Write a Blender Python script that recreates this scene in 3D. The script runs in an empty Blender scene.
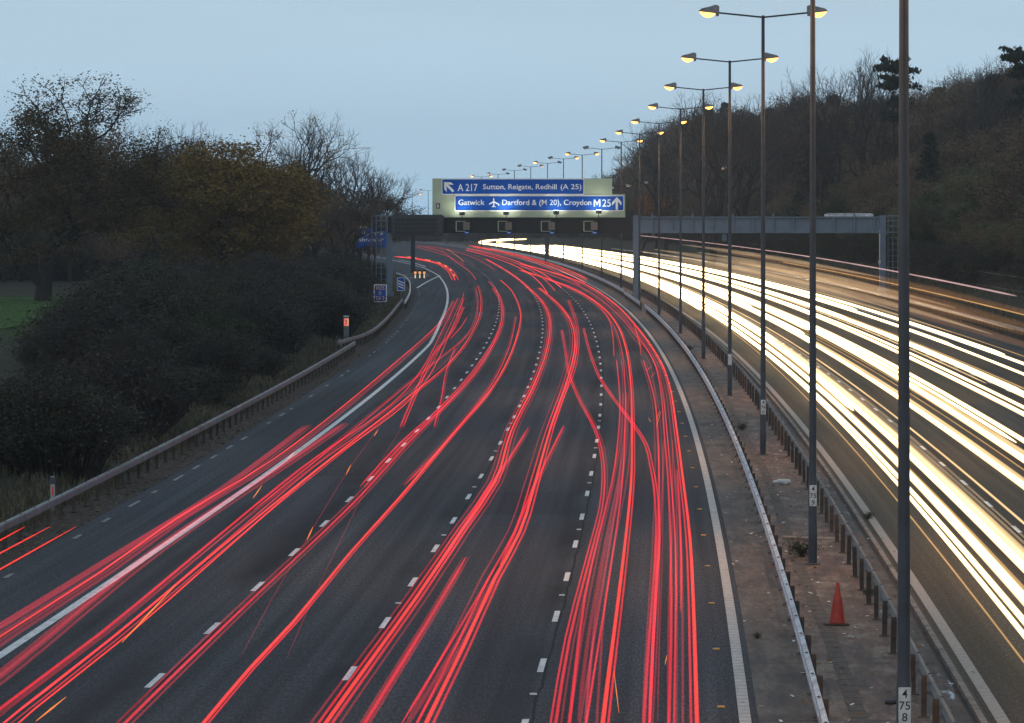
import bpy, math, random
from mathutils import Vector, Matrix
R = math.radians
scn = bpy.context.scene
col = scn.collection

# ------------------------------------------------------------------ camera
F, CX, HY, H = 4070.0, 512.0, 206.0, 8.5          # focal length (px), axis, horizon row, bridge height (m)
cam = bpy.data.cameras.new('camera'); co = bpy.data.objects.new('camera', cam); col.objects.link(co)
co.location = (0, 0, H); co.rotation_euler = (R(90), 0, 0)
cam.sensor_width = 36; cam.lens = 36*F/1024; cam.shift_y = (HY-361.5)/1024
cam.clip_start = 1; cam.clip_end = 12000
scn.camera = co

# ------------------------------------------------------------------ layout
def P(Y):                                          # x of the central reserve at distance Y
    if Y <= 1200: return 2.8+.0525*Y-.000079*Y*Y
    return 2.8+63-113.76+(.0525-.1896)*(Y-1200)
def G(Y):                                          # the road falls away far off
    return 0 if Y < 880 else -2.0e-5*(min(Y, 1600)-880)**2
def lerp(x, tab):
    if x <= tab[0][0]: return tab[0][1]
    for (a, b), (c, d) in zip(tab, tab[1:]):
        if x <= c: return b+(d-b)*(x-a)/(c-a)
    return tab[-1][1]
def at(off, Y, z=0.): return Vector((P(Y)+off, Y, G(Y)+z))
def hit(px, py, z=.78):                            # where the sight line meets the level of the tail lamps
    Y = 40.
    while Y < 1400:
        if H-(py-HY)*Y/F <= G(Y)+z: break
        Y += .5
    return Vector(((px-CX)*Y/F, Y, G(Y)+z))
def frange(a, b, s):
    r = []; x = a
    while x < b-1e-6: r.append(x); x += s
    r.append(b); return r

# ------------------------------------------------------------------ materials
def newmat(name):
    m = bpy.data.materials.new(name); m.use_nodes = True
    nt = m.node_tree; return m, nt, nt.nodes, nt.links, nt.nodes['Principled BSDF']
def N(nt, t, **kw):
    n = nt.nodes.new(t)
    for k, v in kw.items():
        if k in n.inputs: n.inputs[k].default_value = v
        else: setattr(n, k, v)
    return n
def ramp(nt, fac, stops):
    r = nt.nodes.new('ShaderNodeValToRGB'); e = r.color_ramp.elements
    while len(e) < len(stops): e.new(.5)
    for el, (p, c) in zip(e, stops):
        el.position = p; el.color = (*c, 1) if len(c) == 3 else c
    nt.links.new(fac, r.inputs[0]); return r.outputs[0]
def noise(nt, scale, detail=4, vec=None, rough=.55):
    n = N(nt, 'ShaderNodeTexNoise', Scale=scale, Detail=detail, Roughness=rough)
    if vec is not None: nt.links.new(vec, n.inputs['Vector'])
    return n.outputs['Fac']
def objco(nt, scale=(1, 1, 1)):
    t = nt.nodes.new('ShaderNodeTexCoord'); m = N(nt, 'ShaderNodeMapping'); m.inputs['Scale'].default_value = scale
    nt.links.new(t.outputs['Object'], m.inputs['Vector']); return m.outputs['Vector']
def uvco(nt, scale=(1, 1, 1)):
    t = nt.nodes.new('ShaderNodeUVMap'); m = N(nt, 'ShaderNodeMapping'); m.inputs['Scale'].default_value = scale
    nt.links.new(t.outputs['UV'], m.inputs['Vector']); return m.outputs['Vector']
def mixc(nt, a, b, fac, mode='MIX'):
    m = nt.nodes.new('ShaderNodeMix'); m.data_type = 'RGBA'; m.blend_type = mode
    for s, v in ((m.inputs[6], a), (m.inputs[7], b), (m.inputs[0], fac)):
        if hasattr(v, 'node'): nt.links.new(v, s)
        else: s.default_value = v if isinstance(v, (int, float)) else (*v, 1)
    return m.outputs[2]
def bump(nt, h, b, strength=.3, dist=.02):
    n = N(nt, 'ShaderNodeBump', Strength=strength, Distance=dist)
    nt.links.new(h, n.inputs['Height']); nt.links.new(n.outputs[0], b.inputs['Normal'])
def plain(name, c, rough=.6, metal=0, var=.25, scale=6., spec=.5, dirt=None):
    m, nt, nd, lk, b = newmat(name)
    v = objco(nt); f = noise(nt, scale, 5, v)
    a = tuple(x*(1-var) for x in c); z = tuple(min(1, x*(1+var)) for x in c)
    cc = ramp(nt, f, [(.3, a), (.7, z)])
    if dirt: cc = mixc(nt, cc, dirt, ramp(nt, noise(nt, scale*.37, 6, v), [(.5, (0,)*3), (.72, (1,)*3)]))
    lk.new(cc, b.inputs['Base Color'])
    b.inputs['Roughness'].default_value = rough; b.inputs['Metallic'].default_value = metal
    b.inputs['Specular IOR Level'].default_value = spec
    return m
def glow(name, c, s):
    m, nt, nd, lk, b = newmat(name)
    b.inputs['Base Color'].default_value = (.5, .5, .5, 1)
    b.inputs['Emission Color'].default_value = (*c, 1); b.inputs['Emission Strength'].default_value = s
    return m
def trail_mat(name, c, s, soft=1., sample=False):
    # light laid over the film: it adds to whatever lies behind it
    m = bpy.data.materials.new(name); m.use_nodes = True; nt = m.node_tree; nt.nodes.clear()
    o = nt.nodes.new('ShaderNodeOutputMaterial'); a = nt.nodes.new('ShaderNodeAddShader')
    t = nt.nodes.new('ShaderNodeBsdfTransparent'); e = nt.nodes.new('ShaderNodeEmission')
    e.inputs[0].default_value = (*c, 1)
    tc = nt.nodes.new('ShaderNodeTexCoord'); mp = N(nt, 'ShaderNodeMapping'); mp.inputs['Scale'].default_value = (.6, .05, .6)
    nt.links.new(tc.outputs['Object'], mp.inputs[0])
    nz = N(nt, 'ShaderNodeTexNoise', Scale=1., Detail=3.); nt.links.new(mp.outputs[0], nz.inputs['Vector'])
    mr = N(nt, 'ShaderNodeMapRange'); nt.links.new(nz.outputs['Fac'], mr.inputs[0])
    mr.inputs[1].default_value = .3; mr.inputs[2].default_value = .7; mr.inputs[3].default_value = s*.75; mr.inputs[4].default_value = s*1.25
    # a vehicle lamp throws its light along the road, hardly upwards or sideways
    ge = nt.nodes.new('ShaderNodeNewGeometry'); sp = nt.nodes.new('ShaderNodeSeparateXYZ'); nt.links.new(ge.outputs['Incoming'], sp.inputs[0])
    lo = N(nt, 'ShaderNodeMapRange'); nt.links.new(sp.outputs[1], lo.inputs[0])
    lo.inputs[1].default_value = 0; lo.inputs[2].default_value = -1; lo.inputs[3].default_value = 0; lo.inputs[4].default_value = 1
    pw = nt.nodes.new('ShaderNodeMath'); pw.operation = 'POWER'; pw.inputs[1].default_value = 2.5; nt.links.new(lo.outputs[0], pw.inputs[0])
    ml = nt.nodes.new('ShaderNodeMath'); ml.operation = 'MULTIPLY'; nt.links.new(mr.outputs[0], ml.inputs[0]); nt.links.new(pw.outputs[0], ml.inputs[1])
    ax = nt.nodes.new('ShaderNodeAttribute'); ax.attribute_name = 'axis'      # brightest through the middle of the streak, soft at its rim
    def vm(op, a, b):
        n = nt.nodes.new('ShaderNodeVectorMath'); n.operation = op; nt.links.new(a, n.inputs[0]); nt.links.new(b, n.inputs[1]); return n.outputs['Value' if op == 'DOT_PRODUCT' else 0]
    def mt(op, a, b=None, val=None):
        n = nt.nodes.new('ShaderNodeMath'); n.operation = op
        nt.links.new(a, n.inputs[0])
        if b is not None: nt.links.new(b, n.inputs[1])
        elif val is not None: n.inputs[1].default_value = val
        return n.outputs[0]
    cr_ = vm('CROSS_PRODUCT', ax.outputs['Vector'], ge.outputs['Incoming'])
    ln = nt.nodes.new('ShaderNodeVectorMath'); ln.operation = 'LENGTH'; nt.links.new(cr_, ln.inputs[0])
    nv = mt('ABSOLUTE', vm('DOT_PRODUCT', ge.outputs['Normal'], ge.outputs['Incoming']))
    iv_ = mt('MINIMUM', mt('DIVIDE', nv, mt('MAXIMUM', ln.outputs['Value'], val=.002)), val=1.)
    class iv: outputs = [iv_]
    p2 = nt.nodes.new('ShaderNodeMath'); p2.operation = 'POWER'; p2.inputs[1].default_value = 1.3*soft; nt.links.new(iv.outputs[0], p2.inputs[0])
    m2 = nt.nodes.new('ShaderNodeMath'); m2.operation = 'MULTIPLY'; nt.links.new(ml.outputs[0], m2.inputs[0]); nt.links.new(p2.outputs[0], m2.inputs[1])
    nt.links.new(m2.outputs[0], e.inputs[1])
    nt.links.new(t.outputs[0], a.inputs[0]); nt.links.new(e.outputs[0], a.inputs[1]); nt.links.new(a.outputs[0], o.inputs[0])
    m.cycles.emission_sampling = 'AUTO' if sample else 'NONE'
    return m
def leaf(name, cols, rough=.75, trans=.0):
    m, nt, nd, lk, b = newmat(name)
    oi = nt.nodes.new('ShaderNodeObjectInfo'); v = objco(nt)
    f = noise(nt, .55, 4, v); f2 = noise(nt, 7., 2, v)
    s = nt.nodes.new('ShaderNodeMath'); s.operation = 'ADD'; lk.new(f, s.inputs[0]); lk.new(f2, s.inputs[1])
    s2 = nt.nodes.new('ShaderNodeMath'); s2.operation = 'MULTIPLY_ADD'; lk.new(oi.outputs['Random'], s2.inputs[0])
    s2.inputs[1].default_value = .5; lk.new(s.outputs[0], s2.inputs[2])
    s3 = nt.nodes.new('ShaderNodeMath'); s3.operation = 'MULTIPLY_ADD'; lk.new(s2.outputs[0], s3.inputs[0])
    s3.inputs[1].default_value = .9; s3.inputs[2].default_value = -.6
    n = len(cols)
    lk.new(ramp(nt, s3.outputs[0], [(i/(n-1), c) for i, c in enumerate(cols)]), b.inputs['Base Color'])
    b.inputs['Roughness'].default_value = rough; b.inputs['Specular IOR Level'].default_value = .15
    return m
def asphalt(name, base, warm=0.):
    m, nt, nd, lk, b = newmat(name)
    u = uvco(nt); v = objco(nt)
    agg = noise(nt, 1., 4, uvco(nt, (24, 3.2, 1)), .8)
    big = noise(nt, .22, 5, uvco(nt, (1.6, .16, 1)))
    st = noise(nt, 1., 4, uvco(nt, (2.6, .02, 1)))
    c1 = ramp(nt, agg, [(.3, tuple(x*.35 for x in base)), (.5, base), (.7, tuple(x*2.2 for x in base))])
    c2 = mixc(nt, c1, ramp(nt, big, [(.3, (.5, .51, .54)), (.7, (1.35, 1.32, 1.28))]), .9, 'MULTIPLY')
    c3 = mixc(nt, c2, ramp(nt, st, [(.3, (.55, .55, .55)), (.65, (1.3, 1.3, 1.3))]), .9, 'MULTIPLY')
    # dark sealed seams beside every lane line
    sx = nt.nodes.new('ShaderNodeSeparateXYZ'); lk.new(u, sx.inputs[0])
    wob = nt.nodes.new('ShaderNodeMath'); wob.operation = 'MULTIPLY_ADD'
    lk.new(noise(nt, .35, 5, uvco(nt, (0, 1, 1))), wob.inputs[0]); wob.inputs[1].default_value = .22; lk.new(sx.outputs[0], wob.inputs[2])
    tot = None
    for q in (-5.55, -9.0, -12.35, 5.75, 9.4, 12.8):
        d = nt.nodes.new('ShaderNodeMath'); d.operation = 'COMPARE'; lk.new(wob.outputs[0], d.inputs[0])
        d.inputs[1].default_value = q; d.inputs[2].default_value = .028
        if tot is None: tot = d.outputs[0]
        else:
            a = nt.nodes.new('ShaderNodeMath'); a.operation = 'MAXIMUM'; lk.new(tot, a.inputs[0]); lk.new(d.outputs[0], a.inputs[1]); tot = a.outputs[0]
    stn = None
    for q, wd in ((-5.95, .55), (-9.4, .55), (-12.9, .75), (-15.2, .4), (4.9, .5), (8.4, .5)):
        d = nt.nodes.new('ShaderNodeMath'); d.operation = 'SUBTRACT'; lk.new(sx.outputs[0], d.inputs[0]); d.inputs[1].default_value = q
        a = nt.nodes.new('ShaderNodeMath'); a.operation = 'ABSOLUTE'; lk.new(d.outputs[0], a.inputs[0])
        r_ = N(nt, 'ShaderNodeMapRange'); lk.new(a.outputs[0], r_.inputs[0]); r_.inputs[1].default_value = wd; r_.inputs[2].default_value = wd*.2
        if stn is None: stn = r_.outputs[0]
        else:
            a = nt.nodes.new('ShaderNodeMath'); a.operation = 'MAXIMUM'; lk.new(stn, a.inputs[0]); lk.new(r_.outputs[0], a.inputs[1]); stn = a.outputs[0]
    blot = ramp(nt, noise(nt, 1., 4, uvco(nt, (.5, .07, 1))), [(.4, (0,)*3), (.62, (1,)*3)])
    sm = nt.nodes.new('ShaderNodeMath'); sm.operation = 'MULTIPLY'; lk.new(stn, sm.inputs[0]); lk.new(blot, sm.inputs[1])
    c3 = mixc(nt, c3, tuple(x*.4 for x in base), sm.outputs[0])
    c4 = mixc(nt, c3, tuple(x*.3 for x in base), tot)
    lk.new(c4, b.inputs['Base Color'])
    lk.new(ramp(nt, big, [(.3, (.72,)*3), (.7, (.9,)*3)]), b.inputs['Roughness'])
    b.inputs['Specular IOR Level'].default_value = .1
    bump(nt, agg, b, .5, .012)
    return m
M = {}
M['asphalt'] = asphalt('asphalt', (.053, .057, .064))
M['asphalt_right'] = asphalt('asphalt_right', (.068, .056, .044))
M['shoulder'] = asphalt('shoulder', (.05, .055, .064))
def paint(name, c, ribs=False):
    m, nt, nd, lk, b = newmat(name)
    v = objco(nt); w = noise(nt, 9., 6, v, .7); w2 = noise(nt, 1.3, 5, v)
    cc = mixc(nt, c, tuple(x*.32 for x in c), ramp(nt, w, [(.5, (0,)*3), (.68, (1,)*3)]))
    cc = mixc(nt, cc, (.3, .28, .25), ramp(nt, w2, [(.45, (0,)*3), (.75, (.55,)*3)]))
    if ribs:
        sx = nt.nodes.new('ShaderNodeSeparateXYZ'); lk.new(uvco(nt), sx.inputs[0])
        s = nt.nodes.new('ShaderNodeMath'); s.operation = 'MULTIPLY'; s.inputs[1].default_value = 2*math.pi/.5; lk.new(sx.outputs[1], s.inputs[0])
        s2 = nt.nodes.new('ShaderNodeMath'); s2.operation = 'SINE'; lk.new(s.outputs[0], s2.inputs[0])
        cc = mixc(nt, cc, (.2, .18, .16), ramp(nt, s2.outputs[0], [(.75, (0,)*3), (.93, (.6,)*3)]))
    lk.new(cc, b.inputs['Base Color']); b.inputs['Roughness'].default_value = .6
    return m
M['white_paint'] = paint('white_paint', (.78, .78, .76))
M['rib_paint'] = paint('rib_paint', (.54, .5, .45), True)
M['rib_dirty'] = paint('rib_dirty', (.31, .27, .23), True)
def median_mat(name, base, moss, wet=False):
    m, nt, nd, lk, b = newmat(name)
    v = objco(nt); u = uvco(nt)
    n1 = noise(nt, 1., 7, uvco(nt, (2.2, .35, 1)), .65); n2 = noise(nt, 1., 6, uvco(nt, (9, 1.3, 1)), .7); n3 = noise(nt, 1., 3, uvco(nt, (40, 5, 1)))
    n4 = noise(nt, 1., 6, uvco(nt, (1.3, .42, 1)), .72)
    c = ramp(nt, n1, [(.32, tuple(x*.3 for x in base)), (.5, base), (.68, tuple(x*1.7 for x in base))])
    c = mixc(nt, c, moss, ramp(nt, n4, [(.49, (0,)*3), (.6, (.85,)*3)]))
    c = mixc(nt, c, ramp(nt, n2, [(.3, (.4, .38, .36)), (.7, (1.5, 1.45, 1.4))]), .85, 'MULTIPLY')
    c = mixc(nt, c, ramp(nt, n3, [(.3, (.7,)*3), (.7, (1.3,)*3)]), .6, 'MULTIPLY')
    # slab joints across
    sx = nt.nodes.new('ShaderNodeSeparateXYZ'); lk.new(u, sx.inputs[0])
    md = nt.nodes.new('ShaderNodeMath'); md.operation = 'PINGPONG'; md.inputs[1].default_value = 4.2; lk.new(sx.outputs[1], md.inputs[0])
    lt = nt.nodes.new('ShaderNodeMath'); lt.operation = 'LESS_THAN'; lt.inputs[1].default_value = .035; lk.new(md.outputs[0], lt.inputs[0])
    c = mixc(nt, c, (.015, .013, .012), lt.outputs[0])
    lk.new(c, b.inputs['Base Color'])
    if wet:
        w = ramp(nt, noise(nt, 1., 5, uvco(nt, (2.2, .5, 1)), .6), [(.6, (.75,)*3), (.67, (.12,)*3)])
        lk.new(w, b.inputs['Roughness'])
    else: b.inputs['Roughness'].default_value = .72
    bump(nt, n2, b, .35, .03)
    return m
M['median_strip'] = median_mat('median_strip', (.07, .052, .04), (.13, .105, .08))
M['median_core'] = median_mat('median_core', (.085, .05, .037), (.2, .165, .12))
M['median_wet'] = median_mat('median_wet', (.07, .056, .046), (.05, .042, .035), True)
M['kerb'] = plain('kerb', (.2, .17, .145), .8, 0, .45, 3., dirt=(.06, .05, .042))
M['slot'] = plain('slot', (.03, .026, .022), .8)
def soil(name, cols, sc=.5):
    m, nt, nd, lk, b = newmat(name); v = objco(nt)
    a = noise(nt, sc, 8, v, .7); n = len(cols)
    c = ramp(nt, a, [(.3+.4*i/(n-1), x) for i, x in enumerate(cols)])
    c = mixc(nt, c, ramp(nt, noise(nt, 14., 4, v, .7), [(.3, (.5,)*3), (.7, (1.5,)*3)]), .8, 'MULTIPLY')
    lk.new(c, b.inputs['Base Color']); b.inputs['Roughness'].default_value = .95; b.inputs['Specular IOR Level'].default_value = .1
    bump(nt, noise(nt, 6., 6, v), b, .6, .1)
    return m
M['ground'] = soil('ground', [(.028, .026, .02), (.045, .042, .028), (.05, .055, .03)], .25)
M['verge'] = soil('verge', [(.05, .042, .036), (.075, .062, .052), (.06, .055, .042)], .8)
M['field'] = soil('field', [(.05, .1, .028), (.075, .14, .04)], .4)
M['galv'] = plain('galv', (.52, .55, .58), .5, .35, .3, 3., dirt=(.25, .24, .23))
M['galv_old'] = plain('galv_old', (.17, .18, .195), .55, .3, .3, 3., dirt=(.1, .085, .075))
M['rail_dull'] = plain('rail_dull', (.085, .07, .06), .55, .2, .4, 3., dirt=(.07, .055, .045))
M['rust_post'] = plain('rust_post', (.075, .055, .045), .8, .1, .4, 5.)
M['bolt'] = plain('bolt', (.03, .03, .03), .6)
M['column'] = plain('column', (.046, .056, .07), .6, .0, .25, 2.2, dirt=(.035, .038, .045))
M['lantern'] = plain('lantern', (.2, .2, .21), .5, .1)
M['lens_lit'] = glow('lens_lit', (1, .345, .045), 7.)
M['lens_dim'] = glow('lens_dim', (1, .5, .2), 1.1)
M['lens_off'] = plain('lens_off', (.4, .38, .35), .2)
M['plate_white'] = plain('plate_white', (.62, .62, .6), .6)
M['black'] = plain('black', (.012, .012, .013), .6)
M['dark_clad'] = plain('dark_clad', (.011, .0105, .011), .6, 0, .3, 1.)
M['steel_blue'] = plain('steel_blue', (.12, .17, .23), .5, .0, .12, .8, dirt=(.09, .125, .165))
M['sign_back'] = plain('sign_back', (.44, .5, .36), .6, 0, .06, .8)
M['sign_blue'] = plain('sign_blue', (.01, .085, .42), .8, 0, .06, .5, .1)
M['sign_white'] = plain('sign_white', (.82, .83, .78), .5, 0, .04)
M['tan'] = plain('tan', (.22, .18, .15), .6, 0, .1)
M['cone_red'] = plain('cone_red', (.45, .04, .02), .55, 0, .22, 9., dirt=(.36, .05, .028))
M['rubber'] = plain('rubber', (.09, .05, .035), .8)
M['stone'] = plain('stone', (.36, .33, .28), .9, 0, .3, 12.)
M['phone_red'] = glow('phone_red', (1, .07, .03), .6)
M['phone_amber'] = glow('phone_amber', (1, .4, .05), .75)
M['amber_panel'] = glow('amber_panel', (1, .36, .04), .8)
M['white_panel'] = glow('white_panel', (1, .85, .62), .6)
M['lamp_face'] = glow('lamp_face', (.75, .9, 1), 14.)
M['stud_amber'] = plain('stud_amber', (.7, .33, .05), .3)
M['orange_text'] = plain('orange_text', (.75, .42, .15), .5)
M['marker_red'] = plain('marker_red', (.65, .05, .03), .5)
M['bark'] = plain('bark', (.035, .03, .026), .9, 0, .35, 3., .1)
M['twig'] = plain('twig', (.05, .046, .044), .9, 0, .3, 1., .1)
M['twig_brown'] = plain('twig_brown', (.075, .055, .044), .9, 0, .3, 1., .1)
M['oak_leaf'] = leaf('oak_leaf', [(.035, .026, .012), (.07, .05, .02), (.09, .065, .022)])
M['olive_leaf'] = leaf('olive_leaf', [(.13, .088, .022), (.23, .145, .036), (.3, .18, .042)])
M['scrub_leaf'] = leaf('scrub_leaf', [(.025, .026, .02), (.045, .04, .03), (.04, .05, .026)])
M['bush_green'] = leaf('bush_green', [(.02, .033, .015), (.035, .052, .022), (.045, .06, .026)])
M['brown_leaf'] = leaf('brown_leaf', [(.07, .055, .042), (.14, .1, .066), (.2, .135, .08)])
M['wood_green'] = leaf('wood_green', [(.045, .05, .03), (.095, .096, .05), (.14, .125, .06)])
M['pine_leaf'] = leaf('pine_leaf', [(.01, .018, .013), (.018, .03, .02), (.025, .037, .024)])
M['rust_leaf'] = leaf('rust_leaf', [(.16, .065, .018), (.26, .11, .028)])
M['grass'] = leaf('grass', [(.075, .066, .046), (.125, .11, .075), (.075, .078, .04)])
M['field_grass'] = leaf('field_grass', [(.045, .1, .025), (.07, .14, .035), (.09, .15, .045)])

# ------------------------------------------------------------------ mesh builder
class MB:
    def __init__(s): s.v = []; s.f = []; s.uv = None
    def box(s, c, d, rot=None):
        n = len(s.v)
        for x in (-.5, .5):
            for y in (-.5, .5):
                for z in (-.5, .5):
                    p = Vector((x*d[0], y*d[1], z*d[2]))
                    if rot is not None: p = rot @ p
                    s.v.append(Vector(c)+p)
        for q in ((0, 1, 3, 2), (4, 6, 7, 5), (0, 4, 5, 1), (2, 3, 7, 6), (0, 2, 6, 4), (1, 5, 7, 3)): s.f.append([n+i for i in q])
        return s
    def bbox(s, c, d, b=.02):                      # box with chamfered edges
        import bmesh
        bm = bmesh.new(); bmesh.ops.create_cube(bm, size=1)
        for v in bm.verts: v.co = Vector((v.co.x*d[0], v.co.y*d[1], v.co.z*d[2]))+Vector(c)
        bmesh.ops.bevel(bm, geom=bm.edges[:], offset=b, segments=2, affect='EDGES')
        n = len(s.v); s.v += [v.co.copy() for v in bm.verts]
        bm.verts.index_update()
        s.f += [[n+v.index for v in f.verts] for f in bm.faces]; bm.free(); return s
    def tube(s, pts, rad, k=6, cap=True):
        n = len(s.v); m = len(pts)
        for i, p in enumerate(pts):
            a = pts[max(0, i-1)]; b = pts[min(m-1, i+1)]; d = (b-a)
            d = d.normalized() if d.length > 1e-9 else Vector((0, 0, 1))
            u = d.cross(Vector((0, 0, 1)) if abs(d.z) < .95 else Vector((1, 0, 0))).normalized(); w = d.cross(u)
            r = rad[i] if isinstance(rad, (list, tuple)) else rad
            for j in range(k):
                t = 2*math.pi*j/k; s.v.append(p+u*(r*math.cos(t))+w*(r*math.sin(t)))
        for i in range(m-1):
            for j in range(k):
                a = n+i*k+j; b = n+i*k+(j+1) % k; s.f.append([a, b, b+k, a+k])
        if cap: s.f.append([n+j for j in range(k)][::-1]); s.f.append([n+(m-1)*k+j for j in range(k)])
        return s
    def lathe(s, prof, c=(0, 0, 0), k=20):
        n = len(s.v)
        for r, z in prof:
            for j in range(k):
                t = 2*math.pi*j/k; s.v.append(Vector(c)+Vector((r*math.cos(t), r*math.sin(t), z)))
        for i in range(len(prof)-1):
            for j in range(k):
                a = n+i*k+j; b = n+i*k+(j+1) % k; s.f.append([a, b, b+k, a+k])
        s.f.append([n+j for j in range(k)][::-1]); s.f.append([n+(len(prof)-1)*k+j for j in range(k)]); return s
    def prism(s, poly, y0, y1):                     # polygon in x,z pushed along y
        n = len(s.v); m = len(poly)
        for y in (y0, y1):
            for x, z in poly: s.v.append(Vector((x, y, z)))
        for i in range(m): j = (i+1) % m; s.f.append([n+i, n+j, n+m+j, n+m+i])
        s.f.append([n+i for i in range(m)][::-1]); s.f.append([n+m+i for i in range(m)]); return s
    def sweep(s, prof, path):                       # prof: (sideways, up) closed; path: points
        n = len(s.v); m = len(prof)
        for i, p in enumerate(path):
            d = (path[min(i+1, len(path)-1)]-path[max(i-1, 0)]); d.z = 0; d.normalize(); r = Vector((d.y, -d.x, 0))
            for a, b in prof: s.v.append(p+r*a+Vector((0, 0, b)))
        for i in range(len(path)-1):
            for j in range(m):
                a = n+i*m+j; b = n+i*m+(j+1) % m; s.f.append([a, b, b+m, a+m])
        s.f.append([n+j for j in range(m)]); s.f.append([n+(len(path)-1)*m+j for j in range(m)][::-1]); return s
    def quad(s, c, u, w):
        n = len(s.v); s.v += [c-u-w, c+u-w, c+u+w, c-u+w]; s.f.append([n, n+1, n+2, n+3])
    def build(s, name, mat, parent=None, loc=None, smooth=False, center=False):
        me = bpy.data.meshes.new(name)
        o0 = Vector((0, 0, 0))
        if center and s.v:
            lo = Vector([min(v[i] for v in s.v) for i in range(3)]); hi = Vector([max(v[i] for v in s.v) for i in range(3)])
            o0 = Vector(((lo.x+hi.x)/2, (lo.y+hi.y)/2, lo.z))
        me.from_pydata([tuple(v-o0) for v in s.v], [], s.f); me.materials.append(mat)
        if s.uv:
            l = me.uv_layers.new(name='UVMap')
            for lp in me.loops: l.data[lp.index].uv = s.uv[lp.vertex_index]
        if smooth: me.polygons.foreach_set('use_smooth', [True]*len(me.polygons))
        me.update()
        o = bpy.data.objects.new(name, me); col.objects.link(o)
        if parent: o.parent = parent
        o.location = loc if loc is not None else o0
        return o
def tag(o, label=None, cat=None, group=None, kind=None):
    if label: o['label'] = label
    if cat: o['category'] = cat
    if group: o['group'] = group
    if kind: o['kind'] = kind
    return o
def thing(name, label, cat, loc=(0, 0, 0), rz=0, group=None):
    o = bpy.data.objects.new(name, None); col.objects.link(o); o.location = loc; o.rotation_euler = (0, 0, rz)
    o.empty_display_size = .3
    return tag(o, label, cat, group)
def kids(o): return [c for c in bpy.data.objects if c.parent == o]
def dup(o, loc=None, rz=None, parent=None, scale=None):
    c = o.copy(); col.objects.link(c)
    if parent: c.parent = parent
    if loc is not None: c.location = loc
    if rz is not None: c.rotation_euler = (0, 0, rz)
    if scale is not None: c.scale = scale
    for k in CH.get(o.name, kids(o)): dup(k, parent=c)
    return c
CH = {}
_font = {}
def text_mesh(s, cap, width=None):
    cu = bpy.data.curves.new('t', 'FONT'); cu.body = s; cu.size = 1; cu.offset = .007; cu.extrude = .0; cu.resolution_u = 4
    o = bpy.data.objects.new('t', cu); col.objects.link(o)
    bpy.context.view_layer.update()
    me = bpy.data.meshes.new_from_object(o.evaluated_get(bpy.context.evaluated_depsgraph_get()))
    bpy.data.objects.remove(o); bpy.data.curves.remove(cu)
    if 'h' not in _font:
        _font['h'] = 1
        m2 = text_mesh_raw('H'); _font['h'] = max(v.co.y for v in m2.vertices)
        bpy.data.meshes.remove(m2)
    k = cap/_font['h']
    x0 = min(v.co.x for v in me.vertices); x1 = max(v.co.x for v in me.vertices)
    kx = k if width is None else width/(x1-x0)
    for v in me.vertices: v.co = ((v.co.x-x0)*kx, 0, v.co.y*k)
    me.update(); return me, (x1-x0)*kx
def text_mesh_raw(s):
    cu = bpy.data.curves.new('t', 'FONT'); cu.body = s; cu.size = 1; cu.offset = .018
    o = bpy.data.objects.new('t', cu); col.objects.link(o); bpy.context.view_layer.update()
    me = bpy.data.meshes.new_from_object(o.evaluated_get(bpy.context.evaluated_depsgraph_get()))
    bpy.data.objects.remove(o); bpy.data.curves.remove(cu); return me
def text(name, s, cap, mat, parent, loc, width=None, centre=False):
    me, w = text_mesh(s, cap, width); me.name = name; me.materials.append(mat)
    o = bpy.data.objects.new(name, me); col.objects.link(o); o.parent = parent
    o.location = (loc[0]-(w/2 if centre else 0), loc[1], loc[2]); return o
def spline(pts, step=8.):
    out = []; n = len(pts)
    for i in range(n-1):
        p0, p1, p2, p3 = pts[max(0, i-1)], pts[i], pts[i+1], pts[min(n-1, i+2)]
        # parametrise by distance so that uneven control points do not overshoot
        t0 = 0; t1 = t0+max(.01, (p1-p0).length)**.5; t2 = t1+max(.01, (p2-p1).length)**.5; t3 = t2+max(.01, (p3-p2).length)**.5
        k = max(2, int((p2-p1).length/step))
        for j in range(k):
            t = t1+(t2-t1)*j/k
            A1 = p0*((t1-t)/(t1-t0))+p1*((t-t0)/(t1-t0)) if t1 > t0 else p1
            A2 = p1*((t2-t)/(t2-t1))+p2*((t-t1)/(t2-t1)); A3 = p2*((t3-t)/(t3-t2))+p3*((t-t2)/(t3-t2))
            B1 = A1*((t2-t)/(t2-t0))+A2*((t-t0)/(t2-t0)); B2 = A2*((t3-t)/(t3-t1))+A3*((t-t1)/(t3-t1))
            out.append(B1*((t2-t)/(t2-t1))+B2*((t-t1)/(t2-t1)))
    out.append(pts[-1]); return out

# ------------------------------------------------------------------ world and light
w = bpy.data.worlds.new('World'); scn.world = w; w.use_nodes = True
nt = w.node_tree; nt.nodes.clear()
out = nt.nodes.new('ShaderNodeOutputWorld'); mixs = nt.nodes.new('ShaderNodeMixShader'); mixs.inputs[0].default_value = .88
sky = nt.nodes.new('ShaderNodeTexSky'); sky.sky_type = 'NISHITA'; sky.sun_disc = False
SUN_EL, SUN_AZ = R(9), R(200)
sky.sun_elevation = SUN_EL; sky.sun_rotation = SUN_AZ; sky.dust_density = 2.
b1 = nt.nodes.new('ShaderNodeBackground'); b1.inputs[1].default_value = .07; nt.links.new(sky.outputs[0], b1.inputs[0])
tc = nt.nodes.new('ShaderNodeTexCoord'); sx = nt.nodes.new('ShaderNodeSeparateXYZ'); nt.links.new(tc.outputs['Generated'], sx.inputs[0])
nz = N(nt, 'ShaderNodeTexNoise', Scale=5., Detail=5.); mp = N(nt, 'ShaderNodeMapping'); mp.inputs['Scale'].default_value = (1, 1, 7)
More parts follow.
